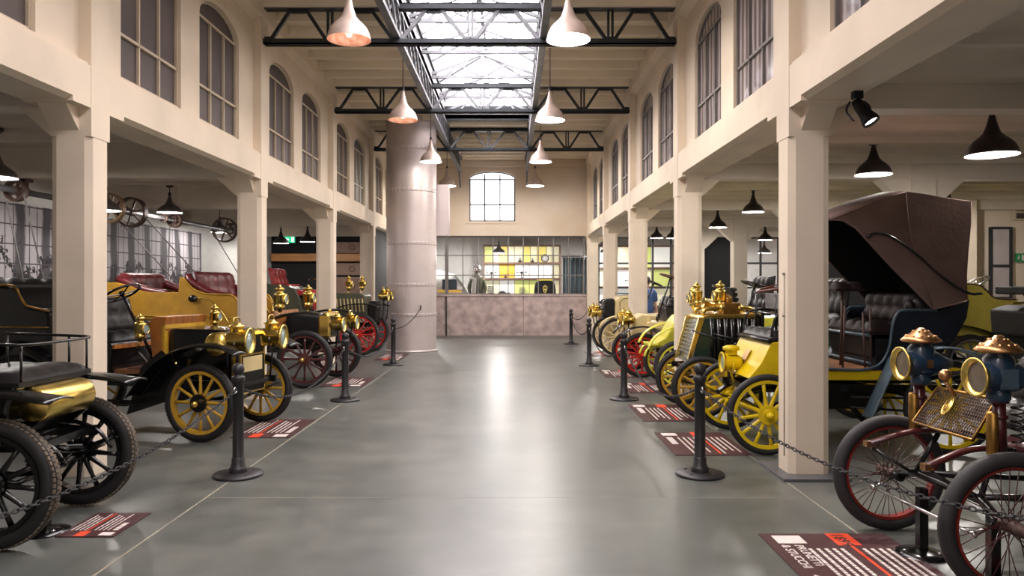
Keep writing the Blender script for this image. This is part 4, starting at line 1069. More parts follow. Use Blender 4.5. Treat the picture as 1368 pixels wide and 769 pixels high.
P('steering_rod', MB().tube([(.16,-.46,.31),(.13,.46,.31)], .011, 8).tube([(.16,-.46,.31),(.02,-.47,.37)], .010, 6).tube([(.13,.46,.31),(.02,.47,.37)], .010, 6).ball((.16,-.46,.31), .022, 8).ball((.13,.46,.31), .022, 8), 'chrome', c)
for s in (1, -1):
    P('front_spring', MB().tube(spline([(.27,s*.30-.02,.625),(.16,s*.28,.672),(.02,s*.26,.71),(-.14,s*.25,.72)], 6), .019, 8, sq=1.5), 'maroon_paint', c)
    P('spring_clip', MB().box((.27,s*.30-.02,.625), (.05,.05,.035)), 'copper', c)
    P('brace_tube', MB().tube([(.25,s*.30-.02,.60),(.03,s*.28,.46),(-.30,s*.24,.42)], .012, 6).tube([(-.14,s*.25,.70),(-.02,s*.30,.44)], .016, 8), 'black_paint', c)
    P('frame_tube', MB().tube(spline([(-.10,s*.28,.72),(-.5,s*.26,.66),(-1.0,s*.22,.52),(-1.45,s*.20,.42)], 5), .020, 8).tube([(-.03,s*.28,.45),(-.7,s*.2,.42),(-1.42,s*.2,.40)], .018, 8), 'black_paint', c)
    st = P('lamp_post', MB().tube([(-.10,s*.36-.01,.70),(-.09,s*.36-.01,1.0)], .034, 12).lathe([(.0,.0),(.05,.0),(.05,.025),(.0,.03)], 16, Matrix.Translation((-.09,s*.36-.01,.985))).lathe([(.0,.0),(.042,.0),(.042,.02),(.0,.02)], 16, Matrix.Translation((-.095,s*.36-.01,.90))), 'maroon_paint', c)
    P('brass_sleeve', MB().lathe([(.0,.0),(.028,.0),(.031,.01),(.031,.22),(.028,.23),(.0,.23)], 16, Matrix.Translation((-.055,s*.36-.01,.705))), 'brass_old', st)
    M = Matrix.Rotation(R(90), 4, 'Y')
    lp = P('headlamp', MB().lathe([(.0,-.27),(.03,-.265),(.045,-.22),(.075,-.17),(.083,-.14),(.083,.0),(.07,.03)], 28, M).lathe([(.078,-.05),(.078,.10),(.05,.13),(.05,.14)], 24, Matrix.Translation((-.07,0,0))).lathe([(.05,-.13),(.06,-.12),(.06,-.06),(.04,-.05)], 20, Matrix.Translation((-.07,0,0))), 'blue_lamp', c, None, (-.02,s*.35,1.125))
    P('bezel', MB().lathe([(.062,.0),(.075,.03),(.098,.055),(.108,.062),(.108,.072),(.096,.072),(.08,.05)], 32, M), 'brass', lp)
    P('lens', MB().lathe([(.0,.052),(.06,.05),(.085,.045)], 28, M), 'lens_dark', lp)
    cap = MB().lathe([(.045,.125),(.115,.14),(.12,.15),(.09,.175),(.065,.19),(.055,.20),(.03,.215),(.02,.225),(.0,.23)], 28)
    for i in range(12): cap.ball((.083*math.cos(2*PI*i/12), .083*math.sin(2*PI*i/12), .175), (.012,.012,.009), 8)
    for i in range(8): cap.ball((.045*math.cos(2*PI*i/8), .045*math.sin(2*PI*i/8), .205), (.009,.009,.007), 8)
    P('lamp_crown', cap, 'copper', lp, loc=(-.07,0,0))
    P('side_glass', MB().bx(-.12,-.03,s*.0+.074,.085,-.05,.04).bx(-.125,-.025,.074,.079,-.06,.05) if s > 0 else MB().bx(-.10,-.06,.074,.084,-.02,.03), 'slate_paint' if s > 0 else 'copper', lp)
# mesh apron: lattice of flat cane strips in a frame
A, B, C_, D_ = V((.0,.27,.765)), V((.0,-.29,.765)), V((-.15,-.27,.985)), V((-.15,.25,.985))
la = MB(); nu, nv = 26, 13
for i in range(1, nu): la.bar(A.lerp(B, i/nu), D_.lerp(C_, i/nu), .0075, .003)
for j in range(1, nv): la.bar(A.lerp(D_, j/nv)+V((.003,0,.003)), B.lerp(C_, j/nv)+V((.003,0,.003)), .0075, .003)
mat('cane', (100,74,56), .6, var=.3, scale=20)
ap = P('apron_mesh', la, 'cane', c)
P('apron_frame', MB().tube([A, B, C_, D_], .010, 8, closed=True), 'brass_old', ap)
ctr = (A+B+C_+D_)/4+V((.02,-.02,.03)); nrm = (B-A).cross(D_-A).normalized(); nrm = nrm if nrm.x > 0 else -nrm
e = MB().ball((0,0,0), (.030,.055,.010), 20).torus(.036, .006, 24, 6, Matrix.Diagonal((.85,1.55,1,1)))
em = P('oval_emblem', e, 'brass', ap); em.matrix_local = aim(ctr, nrm)
P('emblem_device', MB().torus(.018, .004, 18, 5, Matrix.Diagonal((.7,1.6,1,1))).bar((0,-.03,.01),(0,.03,.01),.006,.004), 'brass_old', ap).matrix_local = aim(ctr+nrm*.008, nrm)
P('bulb_light', MB().ball((-.04,-.03,1.09), (.04,.035,.035), 14).tube([(-.04,-.03,1.05),(-.10,-.03,.97)], .012, 6), 'copper', c)
P('handlebar', MB().tube(spline([(-.95,-.30,1.10),(-.80,-.32,1.12),(-.62,-.2,1.12),(-.60,0,1.10),(-.62,.2,1.12),(-.80,.32,1.12),(-.95,.30,1.10)], 5), .013, 8).tube([(-.60,0,1.1),(-.45,0,.55)], .020, 8), 'chrome', c)
P('cross_bar', MB().tube([(-.12,.34,1.02),(-.20,.1,1.10),(-.20,-.1,1.10),(-.12,-.36,1.02)], .014, 8), 'black_paint', c)
seat(c, -.50, .80, .52, .40, 'leather_black', .32, 10, nx=3)
P('tank', MB().tube([(-.30,.16,.70),(-.30,.42,.70)], .065, 16), 'maroon_paint', c); P('fuel_tank', MB().tube([(-1.0,-.2,.75),(-1.0,.2,.75)], .09, 16), 'maroon_paint', c)
P('saddle', MB().ball((-1.22,0,.98), (.14,.10,.05), 16).tube([(-1.22,0,.95),(-1.2,0,.55)], .016, 8), 'leather_brown', c)
eng = P('engine', MB().lathe([(.0,.30),(.08,.30),(.10,.34),(.10,.48),(.07,.5)], 20, Matrix.Translation((-1.42,0,.02))), 'mid_gray', c)
fn = MB()
for i in range(8): fn.lathe([(.05,.0),(.085,.0),(.085,.008),(.05,.008)], 18, Matrix.Translation((-1.42,0,.53+i*.022)))
P('cylinder_fins', fn, 'mid_gray', eng)
P('coil_spring', MB().tube([(-.16+.03*math.cos(i*.7), .40+.03*math.sin(i*.7), .78+i*.0042) for i in range(50)], .006, 5), 'black_paint', c)
stand(2.47, 4.52, .40, 'black axle stand under the quadricycle, behind its orange tabbed floor sign', .15)
stand(2.58, 4.02, .40, 'black axle stand under the quadricycle, inside the nearest wire wheel', .13)

# ---- R2: lemon yellow carriage with the brown canvas hood
c = carroot('lemon yellow carriage with dark blue body and a raised brown canvas hood', 2.43, 7.78, 180, 'hooded_car')
for s in (1, -1):
    wheel(c, 0, s*.635, .387, .062, 12, 'rubber', 'yellow_paint', hub='yellow_paint', ph=.13)
    wheel(c, -1.75, s*.63, .45, .065, 14, 'rubber', 'yellow_paint', hub='yellow_paint')
running_gear(c, 1.75, 1.27, .387, .45, .60, m='black_paint', y=.32, xf=.16)
def W(x, z): return (2.43-x, z)                                     # from hall coordinates to the car's
P('sill', MB().bx(-1.45,-.40,-.54,.54,.70,.79), 'yellow_paint', c, bev=.01)
P('floor', MB().bx(-1.42,-.42,-.535,.535,.79,.815), 'wood_floor', c)
nz = spl2([(.06,.70),(.13,.71),(.10,.75),(.01,.86),(-.05,.98),(-.09,1.06)], 5)
side(c, 'nose', nz+[(-.36,1.08),(-.40,.72)], -.49, .49, 'yellow_paint', .015)
P('nose_panel', MB().prism([(.055,.815),(-.02,.955),(-.028,.95),(.047,.81)], -.07, .07), 'brass_old', c)
P('nose_lip', MB().tube([(-.07,-.50,1.075),(-.07,.50,1.075)], .022, 8), 'black_paint', c)
P('front_seat', pillow(.42, .92, .10, 2, 4, .3), 'leather_black', c, loc=(-.30,0,1.08))
ar = MB()
for s in (1, -1):
    ar.tube(spline([(-.10,s*.44,1.08),(-.12,s*.45,1.22),(-.18,s*.45,1.33),(-.45,s*.45,1.34),(-.50,s*.45,1.08)], 5), .013, 8).tube([(-.20,s*.30,1.12),(-.20,s*.30,1.52)], .013, 8)
ar.tube([(-.20,-.45,1.33),(-.20,.45,1.33)], .010, 6)
P('arm_rail', ar, 'black_paint', c)
P('back_board', MB().bx(-.225,-.20,-.02,.40,1.38,1.54), 'mid_gray', c, bev=.006)
steering(c, (-.45,.12,.84), (-.28,.12,1.60), .20, 'wood_rim', 'black_paint', 4)
P('jump_seat', pillow(.30, .80, .10, 2, 4, .35), 'leather_dark', c, loc=(-.95,-.1,1.56))
P('jump_seat_leg', MB().tube([(-.88,.22,.81),(-.90,.22,1.57)], .014, 8), 'rust', c); P('jump_seat_leg', MB().tube([(-.95,-.4,.81),(-.95,-.4,1.57)], .014, 8), 'rust', c)
for l in ([(-.78,.50,.82),(-.80,.50,1.42)], [(-1.0,.49,.82),(-.98,.49,1.36)], [(-1.06,.49,.82),(-1.05,.49,1.38)]): P('hand_lever', MB().tube(l, .010, 8), 'rust', c)
sidep = [W(3.62,.72), W(3.70,.80), W(3.52,.815)] and [W(*p) for p in spl2([(3.42,.80),(3.56,.86),(3.64,1.02),(3.67,1.22),(3.72,1.34),(3.80,1.37)], 5)] + [W(*p) for p in ((4.08,1.37),(4.2,1.40),(4.40,1.48),(4.36,1.32),(4.26,1.12),(4.12,.98),(3.98,.92),(3.90,.80))]
for s in (1, -1):
    b = side(c, 'body_side', sidep, s*.52-.02, s*.52+.02, 'blue_paint', .006)
    P('body_edge', MB().tube([(2.43-x, s*.545, z) for x, z in spl2([(3.05,.815),(3.25,.80),(3.42,.81),(3.56,.87),(3.64,1.02),(3.67,1.22),(3.72,1.35),(3.82,1.38),(4.1,1.38)], 5)], .014, 8), 'slate_paint', b)
    P('body_panel', MB().prism([W(3.66,.78), W(3.74,1.0), W(3.86,1.02), W(3.95,.90), W(3.95,.78)], s*.50-.03, s*.50+.03), 'yellow_paint', b)
P('body_back', MB().prism([W(4.38,1.48), W(4.34,1.32), W(4.24,1.12), W(4.1,.98), W(4.14,.94), W(4.29,1.10), W(4.40,1.30), W(4.43,1.48)], -.52, .52), 'blue_paint', c)
P('rear_deck', MB().bx(-1.95,-1.45,-.50,.50,.70,.80), 'blue_paint', c, bev=.01)
P('seat_base', MB().bx(-1.50,-1.10,-.50,.50,.815,1.10), 'black_matte', c)
P('seat_apron', MB().prism([(-1.08,.92),(-1.04,1.12),(-1.075,1.125),(-1.10,.92)], -.47, .47), 'leather_black', c)
P('seat_rail', MB().tube([(-1.03,-.50,1.13),(-1.03,.50,1.13)], .017, 8).tube([(-1.05,-.50,.86),(-1.05,.50,.86)], .014, 8), 'slate_paint', c)
seat(c, -1.27, 1.14, 1.0, .46, 'leather_dark', .34, 12, nx=5)
P('arm_roll', MB().ball(W(3.98,1.44)[0:1]+(.50,1.43), (.10,.06,.09), 16).ball(W(3.86,1.44)[0:1]+(.50,1.41), (.045,.05,.07), 14), 'leather_black', c)
# hood: canvas side panels, crowned top and back over dark lining
HP = [(3.04,2.25),(3.20,2.31),(3.42,2.40),(3.60,2.47),(3.76,2.515),(3.95,2.49),(4.15,2.455),(4.39,2.42),(4.385,2.2),(4.36,1.95),(4.345,1.70),(4.35,1.47),(4.20,1.43),(4.02,1.39),(3.84,1.58),(3.62,1.80),(3.40,2.04),(3.28,2.17),(3.16,2.24)]
hood = side(c, 'hood', [W(*p) for p in HP], .603, .613, 'canvas', 0)
P('hood_side', MB().prism([W(*p) for p in HP], -.613, -.603), 'canvas', hood)
HT = HP[:11]+[HP[11]]
def hood_sheet(off, yy, m, nm, par):
    rings = []
    for i, (x, z) in enumerate(HT):
        cr = .05*(1 if 0 < i < 7 else .5)
        k = V((x-3.75, 0, z-1.7)).normalized()*off
        rings.append([(2.43-(x+k.x), -yy+2*yy*j/8, z+k.z+(cr*(1-(j/4-1)**2) if i < 8 else 0)) for j in range(9)])
    return P(nm, MB().loft(rings, False, True, False), m, par, solid=.010)
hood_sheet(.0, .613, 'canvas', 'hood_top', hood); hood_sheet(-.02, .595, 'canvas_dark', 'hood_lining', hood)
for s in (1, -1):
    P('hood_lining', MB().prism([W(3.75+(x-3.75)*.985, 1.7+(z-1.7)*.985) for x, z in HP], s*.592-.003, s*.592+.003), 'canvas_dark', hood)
    P('landau_iron', MB().tube([(2.43-x, s*.635, z) for x, z in spl2([(3.40,2.09),(3.46,2.115),(3.60,2.09),(3.85,1.92),(4.10,1.70),(4.34,1.55),(4.48,1.54)], 6)], .013, 8).ball((2.43-3.40, s*.63, 2.09), .022, 10), 'black_paint', hood)
    P('hood_seam', MB().tube([(2.43-x, s*.616, z) for x, z in ((3.76,2.51),(3.80,2.1),(3.9,1.75),(4.02,1.42))], .005, 5).tube([(2.43-x, s*.616, z) for x, z in HP[:5]], .008, 6).tube([(2.43-x, s*.616, z) for x, z in HP[11:]+HP[:1]], .009, 6), 'canvas', hood)
    fender(c, [(-.94,.36),(-1.04,.58),(-1.14,.80),(-1.24,.97),(-1.45,1.01),(-1.75,1.02),(-2.1,.90),(-2.3,.68)], s*.66-.10, s*.66+.10, 'slate_paint', .01)
hl = headlamp(c, .16, .0, .82, .105, .22, 'yellow_paint', .62, chim=False)
P('lamp_cap', MB().lathe([(.06,.08),(.06,.12),(.085,.13),(.085,.16),(.05,.175),(.0,.18)], 20), 'yellow_paint', hl)
P('lamp_bezel', MB().lathe([(.10,.07),(.108,.085),(.108,.10),(.09,.10)], 24, Matrix.Rotation(R(90), 4, 'Y')), 'copper', hl)
for s in (1, -1):
    P('front_spring', MB().tube(spline([(.22,s*.34,.46),(.05,s*.34,.56),(-.20,s*.34,.58),(-.45,s*.34,.5)], 5), .026, 8, sq=1.4), 'black_paint', c)
    P('axle_tube', MB().tube(spline([(.18,s*.10,.42),(.05,s*.35,.40),(.0,s*.58,.387)], 5), .022, 8), 'yellow_paint', c)
P('driving_chain', MB().tube([(-.9,.40,.52),(-1.75,.40,.50)], .012, 6).tube([(-.9,.40,.42),(-1.75,.40,.36)], .012, 6), 'iron', c)
P('gear_box', MB().bx(-1.2,-.6,-.25,.30,.38,.58), 'black_matte', c, bev=.03)

# ---- R3: green car with brass topped radiator
c = carroot('dark green car with silver slatted radiator, brass tubes on top and yellow wheels', 2.31, 9.64, 180)
wheels(c, 1.9, 1.02, .378, .42, tw=.075, n=12, tyre='rubber', rim='gold_spoke', hub='brass_old', tread='rubber')
running_gear(c, 1.9, 1.02, .378, .42, .58, y=.30, xf=.20)
side(c, 'radiator_nose', [(.15,.66),(.08,.70),(-.05,1.20),(-.20,1.22),(-.20,.64)], -.36, .36, 'green_paint', .015)
sl = MB()
for i in range(9):
    t_ = (i+.6)/9.4; x, z = .09-.125*t_, .74+.44*t_
    for j in range(4): sl.bar((x+.015, -.27+j*.137, z), (x+.015, -.155+j*.137, z+.01), .030, .008)
P('silver_slats', sl, 'silver_slat', c)
for s in (1, -1): P('brass_edge', MB().prism([(.11,.66),(.15,.66),(-.0,1.22),(-.07,1.22)], s*.34-.03, s*.34+.03), 'brass', c)
P('brass_top', MB().prism([(-.02,1.19),(-.04,1.235),(-.10,1.26),(-.72,1.27),(-.74,1.20)], -.35, .35), 'brass', c, bev=.02)
for i in range(7):
    x = -.16-.085*i
    for s in (1, -1): P('cooling_tube', MB().tube([(x, s*.345, .62), (x, s*.345, 1.20)], .030, 8), 'black_paint', c)
P('bonnet', MB().bx(-.76,-.18,-.32,.32,.62,1.20), 'black_matte', c)
lantern(c, -.10, -.16, 1.44, .34); lantern(c, -.30, .22, 1.44, .36); lantern(c, -.09, -.31, 1.41, .30)
P('horn', MB().lathe([(.02,-.16),(.025,.0),(.05,.06),(.08,.09)], 18, Matrix.Translation((-.22,.05,1.38)) @ Matrix.Rotation(R(80), 4, 'Y')), 'brass', c)
for y in (-.12, .30): P('brass_manifold', MB().tube(spline([(-.05,y,1.26),(-.12,y,1.32),(-.40,y,1.33),(-.64,y,1.33),(-.70,y,1.25)], 5), .028, 10).ball((-.30,y,1.335), .05, 12).ball((-.52,y,1.335), .05, 12), 'brass', c)
P('brass_box', MB().bx(-.52,-.30,.06,.34,1.26,1.40).lathe([(.0,.0),(.06,.0),(.06,.06),(.03,.09),(.0,.1)], 16, Matrix.Translation((-.40,.2,1.40))), 'brass_old', c, bev=.012)
P('dash', MB().bx(-.80,-.76,-.40,.40,.70,1.30), 'black_paint', c, bev=.01)
lever(c, (-.15,.42,1.02), (-.62,.52,.92), 'black_paint'); lever(c, (.10,.40,1.06), (-.4,.50,.90), 'black_paint')
steering(c, (-.62,.05,1.05), (-.80,.05,1.62), .18, 'black_paint', 'black_paint')
side(c, 'body', [(-.80,.66),(-.84,.84),(-1.25,.86),(-1.28,1.12),(-2.1,1.15),(-2.25,.66)], -.48, .48, 'green_paint', .02)
seat(c, -1.55, 1.15, .9, .46, 'leather_black', .50, 10, nx=5, bnz=2)
for s in (1, -1): fender(c, [(-1.45,.70),(-1.65,.90),(-1.95,.95),(-2.3,.80)], s*.53-.10, s*.53+.10, 'green_paint', .02)

# ---- R4: small lemon car with open wings
c = carroot('small pale lemon car with arched front wings and a black quilted seat', 2.55, 11.98, 180)
wheels(c, 1.7, .95, .385, .40, tw=.075, n=12, tyre='rubber_gray', rim='lemon_paint', hub='brass_old')
running_gear(c, 1.7, .95, .385, .40, .56, y=.28, xf=.2)
side(c, 'bonnet', [(.30,.66),(.30,.72),(.16,.80),(.04,1.02),(-.06,1.14),(-.30,1.17),(-.62,1.18),(-.62,.62)], -.30, .30, 'lemon_paint', .025)
P('front_tray', MB().bx(.02,.42,-.28,.28,.66,.70), 'lemon_paint', c, bev=.01)
for s in (1, -1):
    fender(c, [(.42,.62),(.40,.80),(.22,.90),(-.05,1.0),(-.35,.95),(-.6,.7)] if False else [(.46,.66),(.34,.84),(.10,.96),(-.15,1.0),(-.42,.92),(-.62,.70)], s*.47-.07, s*.47+.07, 'lemon_paint', .015)
    P('horn_iron', MB().tube(spline([(.48,s*.22,.50),(.42,s*.22,.62),(.25,s*.22,.66),(.05,s*.22,.62)], 5), .02, 8), 'lemon_paint', c)
side(c, 'body', [(-.62,.62),(-.66,.80),(-.95,.82),(-.98,1.10),(-1.9,1.14),(-2.0,.62)], -.44, .44, 'lemon_paint', .02)
seat(c, -1.22, 1.14, .84, .44, 'leather_black', .56, 8, nx=4, bnz=3)
P('back_quilt', pillow(.32, .42, .12, 4, 2, .5), 'leather_black', c, loc=(-.80,.35,1.42), rot=(0,R(-80),0))
P('back_post', MB().tube([(-.86,.22,1.1),(-.86,.22,1.45)], .014, 8).tube([(-.86,.48,1.1),(-.86,.48,1.45)], .014, 8), 'black_paint', c)
steering(c, (-.60,-.1,.9), (-.85,-.1,1.55), .18, 'black_paint', 'black_paint')

# ---- R5: red wheeled car with black seat and tall steering column
c = carroot('small car with bright red wheels, brass headlamp and tall black steering column', 2.26, 13.62, 180)
wheels(c, 1.7, 1.08, .39, .42, tw=.075, n=14, tyre='rubber', rim='red_paint', hub='red_paint')
running_gear(c, 1.7, 1.08, .39, .42, .60, m='black_paint', y=.30, xf=.2)
P('sill', MB().bx(-2.05,-.12,-.44,.44,.84,.96), 'cream_paint', c, bev=.015)
side(c, 'bonnet', [(.16,.66),(.10,1.02),(-.05,1.10),(-.22,1.08),(-.22,.62)], -.26, .26, 'cream_paint', .03)
for s in (1, -1):
    headlamp(c, .20, s*.30, 1.0, .11, .22, 'brass', .7)
    fender(c, [(.36,.70),(.22,.84),(-.05,.88),(-.32,.80),(-.55,.64)], s*.54-.09, s*.54+.09, 'black_paint', .02)
steering(c, (-.36,-.02,.96), (-.62,-.02,1.76), .20, 'wood_rim', 'black_paint', 4)
lever(c, (-.30,.36,.96), (-.52,.36,1.42), 'black_paint')
side(c, 'seat_box', [(-.48,.96),(-.44,1.22),(-.92,1.25),(-.92,.96)], -.42, .42, 'leather_black', .02)
seat(c, -.70, 1.24, .86, .44, 'leather_black', .50, 8, nx=3, bnz=2)
side(c, 'rear_box', [(-1.0,.96),(-1.0,1.25),(-1.95,1.2),(-2.0,.96)], -.42, .42, 'cream_paint', .03)

# ---- R6: cream car with black radiator
c = carroot('cream bodied car with black radiator, cream wheels and brass lamp near the end wall', 2.37, 17.62, 180)
wheels(c, 2.1, 1.38, .43, .45, tw=.07, n=12, tyre='rubber', rim='cream_paint', hub='cream_paint')
running_gear(c, 2.1, 1.38, .43, .45, .62, m='cream_paint', y=.36, xf=.22)
P('radiator', MB().prism([(.28,.86),(.22,1.28),(.02,1.30),(.0,.86)], -.32, .32), 'black_matte', c, bev=.03)
tb = MB()
for i in range(7): tb.tube([(.275-.008*i,-.33,.90+i*.055),(.275-.008*i,.33,.90+i*.055)], .016, 6)
P('radiator_tubes', tb, 'black_paint', c)
side(c, 'bonnet', [(.02,.78),(.0,1.26),(-.12,1.36),(-.60,1.40),(-.66,.74)], -.33, .33, 'cream_paint', .03)
pn = MB()
for s in (1, -1): pn.tube([(-.12,s*.335,.84),(-.10,s*.335,1.22),(-.20,s*.335,1.30),(-.52,s*.335,1.32),(-.54,s*.335,.84)], .007, 5, closed=True)
P('bonnet_panel_line', pn, 'black_paint', c)
P('bonnet_lid', MB().bx(-.62,-.08,-.30,.30,1.395,1.425), 'slate_paint', c, bev=.006)
for s in (1, -1):
    headlamp(c, .44, s*.36, .98, .12, .24, 'brass', .66)
    fender(c, [(.40,.66),(.30,.80),(.05,.90),(-.3,.86),(-.6,.68)] if s > 0 else [(.2,.90),(.0,.93),(-.3,.86),(-.6,.68)], s*.70-.07, s*.70+.07, 'cream_paint', .02)
side(c, 'body', [(-.66,.74),(-.70,.92),(-1.15,.94),(-1.2,1.2),(-2.2,1.3),(-2.4,.74)], -.54, .54, 'cream_paint', .03)
seat(c, -1.42, 1.22, 1.0, .46, 'leather_black', .46, 12)
steering(c, (-.72,-.2,1.0), (-1.0,-.2,1.66), .2, 'black_paint', 'black_paint')

# ---- R7: pale yellow tourer in the second row, R8: black carriage at the right edge
c = carroot('pale yellow tourer with curved body side in the second row behind the canvas hood', 9.0, 12.4, 0)
wheels(c, 1.75, 1.10, .40, .42, tw=.08, n=12, tyre='rubber_gray', rim='mid_gray', hub='mid_gray')
running_gear(c, 1.75, 1.10, .40, .42, .58, y=.32)
for s in (1, -1):
    side(c, 'body_side', [(-2.35,.80),(-2.4,1.2),(-2.38,1.61)]+spl2([(-1.95,1.625),(-1.62,1.61),(-1.48,1.52),(-1.38,1.42),(-1.25,1.39),(-1.0,1.38)], 4)+[(-.9,1.3),(-.85,.80)], s*.50-.02, s*.50+.02, 'pale_yellow', .008)
    side(c, 'body_lower', [(-2.3,.55),(-2.35,.80),(-.6,.80),(-.5,.5)], s*.48-.02, s*.48+.02, 'pale_yellow', .008)
    P('body_edge', MB().tube([(x, s*.525, z) for x, z in spl2([(-2.38,1.62),(-1.95,1.635),(-1.62,1.62),(-1.48,1.53),(-1.38,1.43),(-1.25,1.40),(-1.0,1.39)], 5)], .013, 8).tube([(-2.35,s*.525,.80),(-.6,s*.525,.80)], .014, 8), 'rust', c)
    fender(c, [(-2.55,.86),(-2.15,.98),(-1.7,.93),(-1.3,.78),(-1.0,.60)], s*.57-.10, s*.57+.10, 'black_paint', .02)
    fender(c, [(-.5,.62),(-.3,.85),(.0,.93),(.4,.88)], s*.57-.10, s*.57+.10, 'black_paint', .02)
P('body_floor', MB().bx(-2.3,-.5,-.46,.46,.56,.60).bx(-2.37,-2.33,-.5,.5,.6,1.58), 'pale_yellow', c)
seat(c, -1.75, .96, .9, .5, 'leather_black', .5)
side(c, 'bonnet', [(-.55,.62),(-.6,1.08),(.1,1.06),(.14,.62)], -.30, .30, 'pale_yellow', .03)
steering(c, (-.70,.2,.8), (-1.20,.2,1.66), .20, 'chrome', 'chrome')
c = carroot('black high carriage with black seat board cut by the right edge of the view', 7.1, 9.4, 180)
wheels(c, 1.5, 1.1, .42, .5, tw=.06, n=12, tyre='rubber_gray', rim='black_paint', hub='brass_old')
running_gear(c, 1.5, 1.1, .42, .5, .66, y=.32)
side(c, 'body', [(.85,1.50) if False else (.80,1.30),(.78,.98),(.62,.96),(.55,.66),(-1.7,.66),(-1.75,1.34),(.60,1.36)], -.50, .50, 'black_matte', .03)
P('seat_board', MB().bx(.30,.78,-.42,.42,1.50,1.60), 'black_matte', c, bev=.02)
P('board_iron', MB().tube(spline([(.35,.35,1.36),(.40,.35,1.44),(.45,.35,1.51)], 4), .014, 6).tube(spline([(.35,-.35,1.36),(.40,-.35,1.44),(.45,-.35,1.51)], 4), .014, 6).tube([(.70,-.44,.70),(.72,-.44,.98)], .012, 6), 'black_paint', c)
P('brass_rail', MB().tube([(.56,-.40,1.385),(-.2,-.40,1.40),(-.2,.40,1.40),(.56,.40,1.385)], .014, 8), 'brass', c)
seat(c, -.9, 1.36, .9, .5, 'leather_black', .5)
# ------------------------------------------------------------------ room behind the glazing
def shelving(x0, rows, y, lab, dep=.38):
    """rows: (z0, z1, [(width, material)])"""
    w = sum(a for a, _ in rows[0][2]); t = T('display_shelving', lab, 'shelving', (x0, y, 0))
    P('carcass', MB().bx(0, w, -.02, .02, 0, rows[0][1]+.05).bx(-.04, 0, -dep, .02, 0, rows[0][1]+.05).bx(w, w+.04, -dep, .02, 0, rows[0][1]+.05), 'brown_panel', t)
    for z0, z1, cells in rows:
        P('shelf_board', MB().bx(0, w, -dep, -.02, z0-.06, z0), 'brown_panel', t)
        x = 0
        for cw, m in cells:
            P('back_panel', MB().bx(x+.01, x+cw-.01, -.04, -.021, z0+.005, z1-.01), m, t); x += cw
    P('top_board', MB().bx(0, w, -dep, -.02, rows[0][1], rows[0][1]+.05), 'brown_panel', t)
p, yl, o, wh, li = 'case_pale', 'case_yellow', 'case_orange', 'case_white', 'case_lime'
rowsA = [(2.43, 3.02, [(.30,li),(.24,wh),(.31,yl),(.25,p),(.31,p),(.28,yl),(.25,p),(.34,yl),(.22,p),(.25,p)]),
         (1.86, 2.36, [(.55,wh),(.56,o),(.54,wh),(.54,wh),(.31,wh),(.25,p)]),
         (1.10, 1.78, [(.55,p),(.56,wh),(.54,li),(.54,li),(.31,p),(.25,p)])]
shelving(-1.04, rowsA, 27.6, 'lit yellow and white display shelving behind the end glazing')
rowsB = [(2.25, 3.0, [(.7,wh),(.7,p),(.7,li),(.7,wh)]), (1.55, 2.18, [(.7,p),(.7,wh),(.7,p),(.7,li)]), (.85, 1.48, [(.7,wh),(.7,wh),(.7,li),(.7,p)])]
shelving(3.0, rowsB, 27.6, 'lit white and lime display shelving behind the aisle glazing')
def model(kind, x, z, lab, s=1., y=27.40):
    t = T('model_engine', lab, 'model', (x, y, z), 0, 'small models on the display shelving')
    if kind == 0:
        P('crankcase', MB().lathe([(.0,0),(.06*s,0),(.07*s,.02*s),(.05*s,.08*s),(.0,.09*s)], 16), 'iron', t)
        f = MB()
        for i in range(5): f.lathe([(.0,0),(.045*s,0),(.045*s,.010*s),(.0,.010*s)], 16, Matrix.Translation((0,0,(.095+i*.018)*s)))
        P('finned_cylinder', f, 'mid_gray', t)
    elif kind == 1:
        P('body', MB().tube(spline([(-.16*s,0,.04*s),(-.06*s,0,.12*s),(.04*s,0,.07*s),(.17*s,0,.05*s)], 5), .035*s, 8), 'iron', t)
        P('flywheel', MB().torus(.05*s, .012*s, 20, 6, Matrix.Translation((.06*s,-.05*s,.062*s)) @ RX), 'black_paint', t)
        P('foot', MB().bx(-.12*s,.12*s,-.04*s,.04*s,0,.02*s), 'iron', t)
    else:
        P('stem', MB().tube([(0,0,.0),(0,0,.12*s)], .012*s, 8).lathe([(.0,.0),(.05*s,.0),(.05*s,.012*s),(.0,.014*s)], 14), 'iron', t)
        P('cross_arms', MB().tube([(-.15*s,0,.16*s),(.15*s,0,.16*s)], .008*s, 6).ball((0,0,.15*s), .04*s, 10).ball((-.13*s,0,.165*s), .022*s, 8).ball((.13*s,0,.165*s), .022*s, 8), 'iron', t)
for i, (k, x, z, lab, s) in enumerate([(0,.26,2.43,'dark finned model engine on the top shelf, left of its two engines',1.), (0,.72,2.43,'dark finned model engine on the top shelf, right of its two engines',.9),
    (2,-.78,1.86,'dark model on the middle shelf, standing against the white panel left of the orange one',1.2), (0,-.26,1.86,'small brown model in front of the orange panel',.8), (2,.32,1.86,'thin armed model on the middle shelf right of the orange panel',1.3),
    (0,-.80,1.10,'squat dark model on the bottom shelf, leftmost',2.6), (1,-.28,1.10,'long dark model engine on the bottom shelf before the white panel',1.9), (0,.34,1.10,'dark finned model on the bottom shelf before the lime panel',2.4)]):
    model(k, x, z, lab, s)
model(0, 3.45, 2.25, 'dark finned model on the aisle shelving, top shelf left', 1.3); model(2, 4.3, 1.55, 'thin armed model on the aisle shelving, middle shelf', 1.3); model(1, 3.5, .85, 'long dark model engine on the aisle shelving, bottom shelf', 1.9)
t = T('clock_dial', 'round grey dial leaning on the top display shelf near its right end', 'dial', (1.18, 27.42, 2.43))
P('ring', MB().torus(.13, .022, 28, 8, Matrix.Translation((0,0,.15)) @ RX), 'mid_gray', t)
